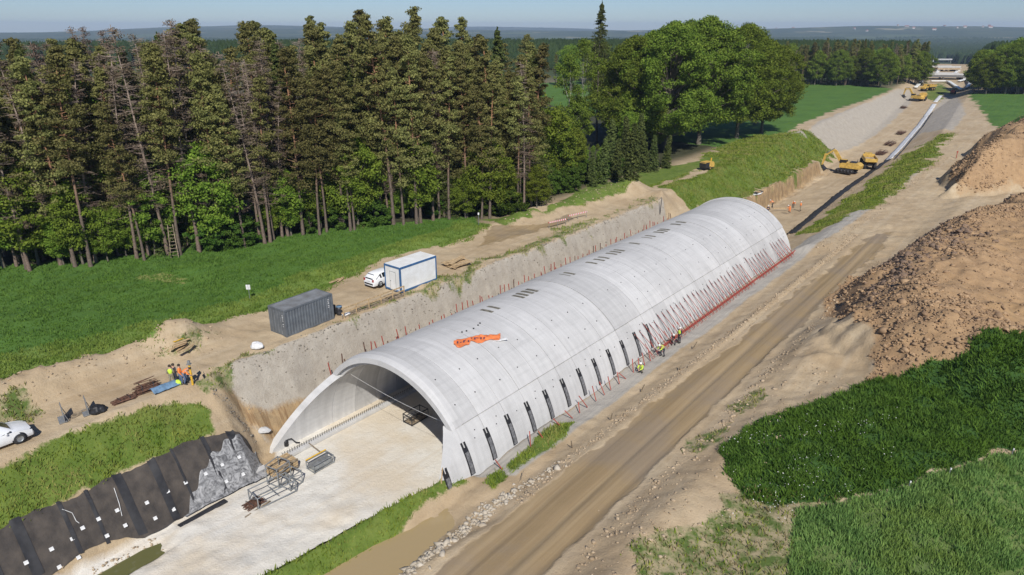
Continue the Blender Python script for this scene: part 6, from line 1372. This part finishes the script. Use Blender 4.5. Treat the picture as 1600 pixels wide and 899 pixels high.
person('person in dark clothes without a vest standing between the green and orange vests', W_(275, 599), -.3, 'stand', None, 'navy', 'navy', False, 2)
person('person in an orange vest and jeans standing among the surveyors', W_(284, 600), -1.2, 'stand', 'hvo', 'hvo', 'jeans', False, 3)
person('person in an orange vest crouching right beside the yellow survey post', W_(292, 599), -1.5, 'work', 'hvo', 'hvo', 'jeans', False, 4)
tag(blob('kit_bag', 'yellow green bag on the ground between the surveyors', 'bag', W_(279, 601, .12), (.25, .2, .3), M['hvy'], 9), None)
person('person in a yellow green jacket bending at the foot of the vault wall', UW(57.6, -27.3, -4.95), ROT + 1.2, 'work', 'hvy', 'hvy', 'navy', True, 5)
person('person in a yellow green vest with dark trousers standing among the red bars', UW(61.6, -27.4, -4.9), ROT + 1.3, 'stand', 'hvy', 'navy', 'navy', True, 6)
person('person in a red shirt bending beside the one among the red bars', UW(60.7, -27.6, -4.92), ROT + 1.9, 'work', None, 'red', 'navy', True, 7)
person('person in a yellow vest crouching at the wall foot below the black strips', UW(53.2, -27.2, -4.95), ROT + 1.5, 'crouch', 'hvy', 'hvy', 'tan', True, 8)
for i, (px, py, pose, lab, leg) in enumerate(((1199, 335, 'stand', 'person in dark clothes standing at the left end of the far group', 'navy'), (1206, 324, 'work', 'person in an orange vest bending at the trench wall', 'navy'), (1233, 332, 'work', 'person in orange bending over the plank on the far floor', 'hvo'), (1239, 325, 'work', 'person in orange bending just behind the plank', 'navy'), (1250, 329, 'stand', 'person in an orange vest standing at the right end of the far group', 'tan'))):
    person(lab, hitz(px, py, -7.1), 1.0 * i, pose, None if i == 0 else 'hvo', 'navy' if i == 0 else 'hvo', leg, True, 10 + i)
t = thing('plank', 'pale plank on the ground between the far workers', 'plank', hitz(1220, 326, -7.0), .1); MB().box((0, 0, .08), (3.2, .18, .12)).build('board', M['wood'], t)

# scattered pale farm buildings near the horizon
hs = random.Random(6)
M['roof'] = mat('red_roof_tiles', (.30,.12,.08), .8); M['rend'] = mat('pale_render', (.62,.60,.54), .8)
for i in range(24):
    px = hs.uniform(1330, 1600) if i < 18 else hs.uniform(1080, 1250); Y = hs.uniform(3600, 5200); p = at_fwd(px, hs.uniform(42, 47), Y); u, w = toUW(p.x, p.y)
    d = math.hypot(p.x, p.y); z = float(hfull(np.array([u]), np.array([w]))[0] - 6 + sstep(2500, 5200, d) * fbm(p.x * .00045, p.y * .00045, 71, 4) * 95 * sstep(2500, 9000, d + 2500))
    iu = int(np.searchsorted(ua, u)) - 1; iw = int(np.searchsorted(wa, w)) - 1; iu = min(max(iu, 0), len(ua) - 2); iw = min(max(iw, 0), len(wa) - 2); a_ = (u - ua[iu]) / (ua[iu + 1] - ua[iu]); b_ = (w - wa[iw]) / (wa[iw + 1] - wa[iw])
    z = float((ZZ[iu, iw] * (1 - b_) + ZZ[iu, iw + 1] * b_) * (1 - a_) + (ZZ[iu + 1, iw] * (1 - b_) + ZZ[iu + 1, iw + 1] * b_) * a_)
    t = thing('village_house', 'tiny pale house of the village on the far horizon', 'house', (p.x, p.y, z - 6), hs.uniform(0, 3), 'houses of the far villages'); L, w2, h = hs.uniform(9, 22), hs.uniform(7, 9), hs.uniform(2, 4)
    MB().box((0, 0, h / 2 + 4), (L, w2, h + 8)).build('wall', M['rend'], t); MB().prism([(-w2 / 2 - .5, h + 8), (0, h + 13), (w2 / 2 + .5, h + 8)], -L / 2 - .5, L / 2 + .5, 'X').build('roof', M['roof'], t)

# ------------------------------------------------------------------ air
hz = MB().box((0, 3400, 150), (9400, 7600, 400)).build('haze', None) if False else None
hm = bpy.data.materials.new('haze'); hm.use_nodes = True; hn = hm.node_tree; hn.nodes.remove(hn.nodes['Principled BSDF'])
pv = hn.nodes.new('ShaderNodeVolumePrincipled'); pv.inputs['Color'].default_value = (.60, .76, 1, 1); pv.inputs['Density'].default_value = .00012; pv.inputs['Anisotropy'].default_value = 0
hn.links.new(pv.outputs[0], hn.nodes['Material Output'].inputs['Volume'])
zmin = float(ZZ.min()) - 1; zmax = max(60.0, float(ZZ.max()) + 30); sx0, sx1 = float(XX.min()) - 50, float(XX.max()) + 50; sy0, sy1 = float(YY.min()) - 50, float(YY.max()) + 50
MBz = MB().box(((sx0 + sx1) / 2, (sy0 + sy1) / 2, (zmin + zmax) / 2), (sx1 - sx0, sy1 - sy0, zmax - zmin)); tag(MBz.build('haze', hm), 'thin bluish haze over the distance', 'haze', kind='stuff')
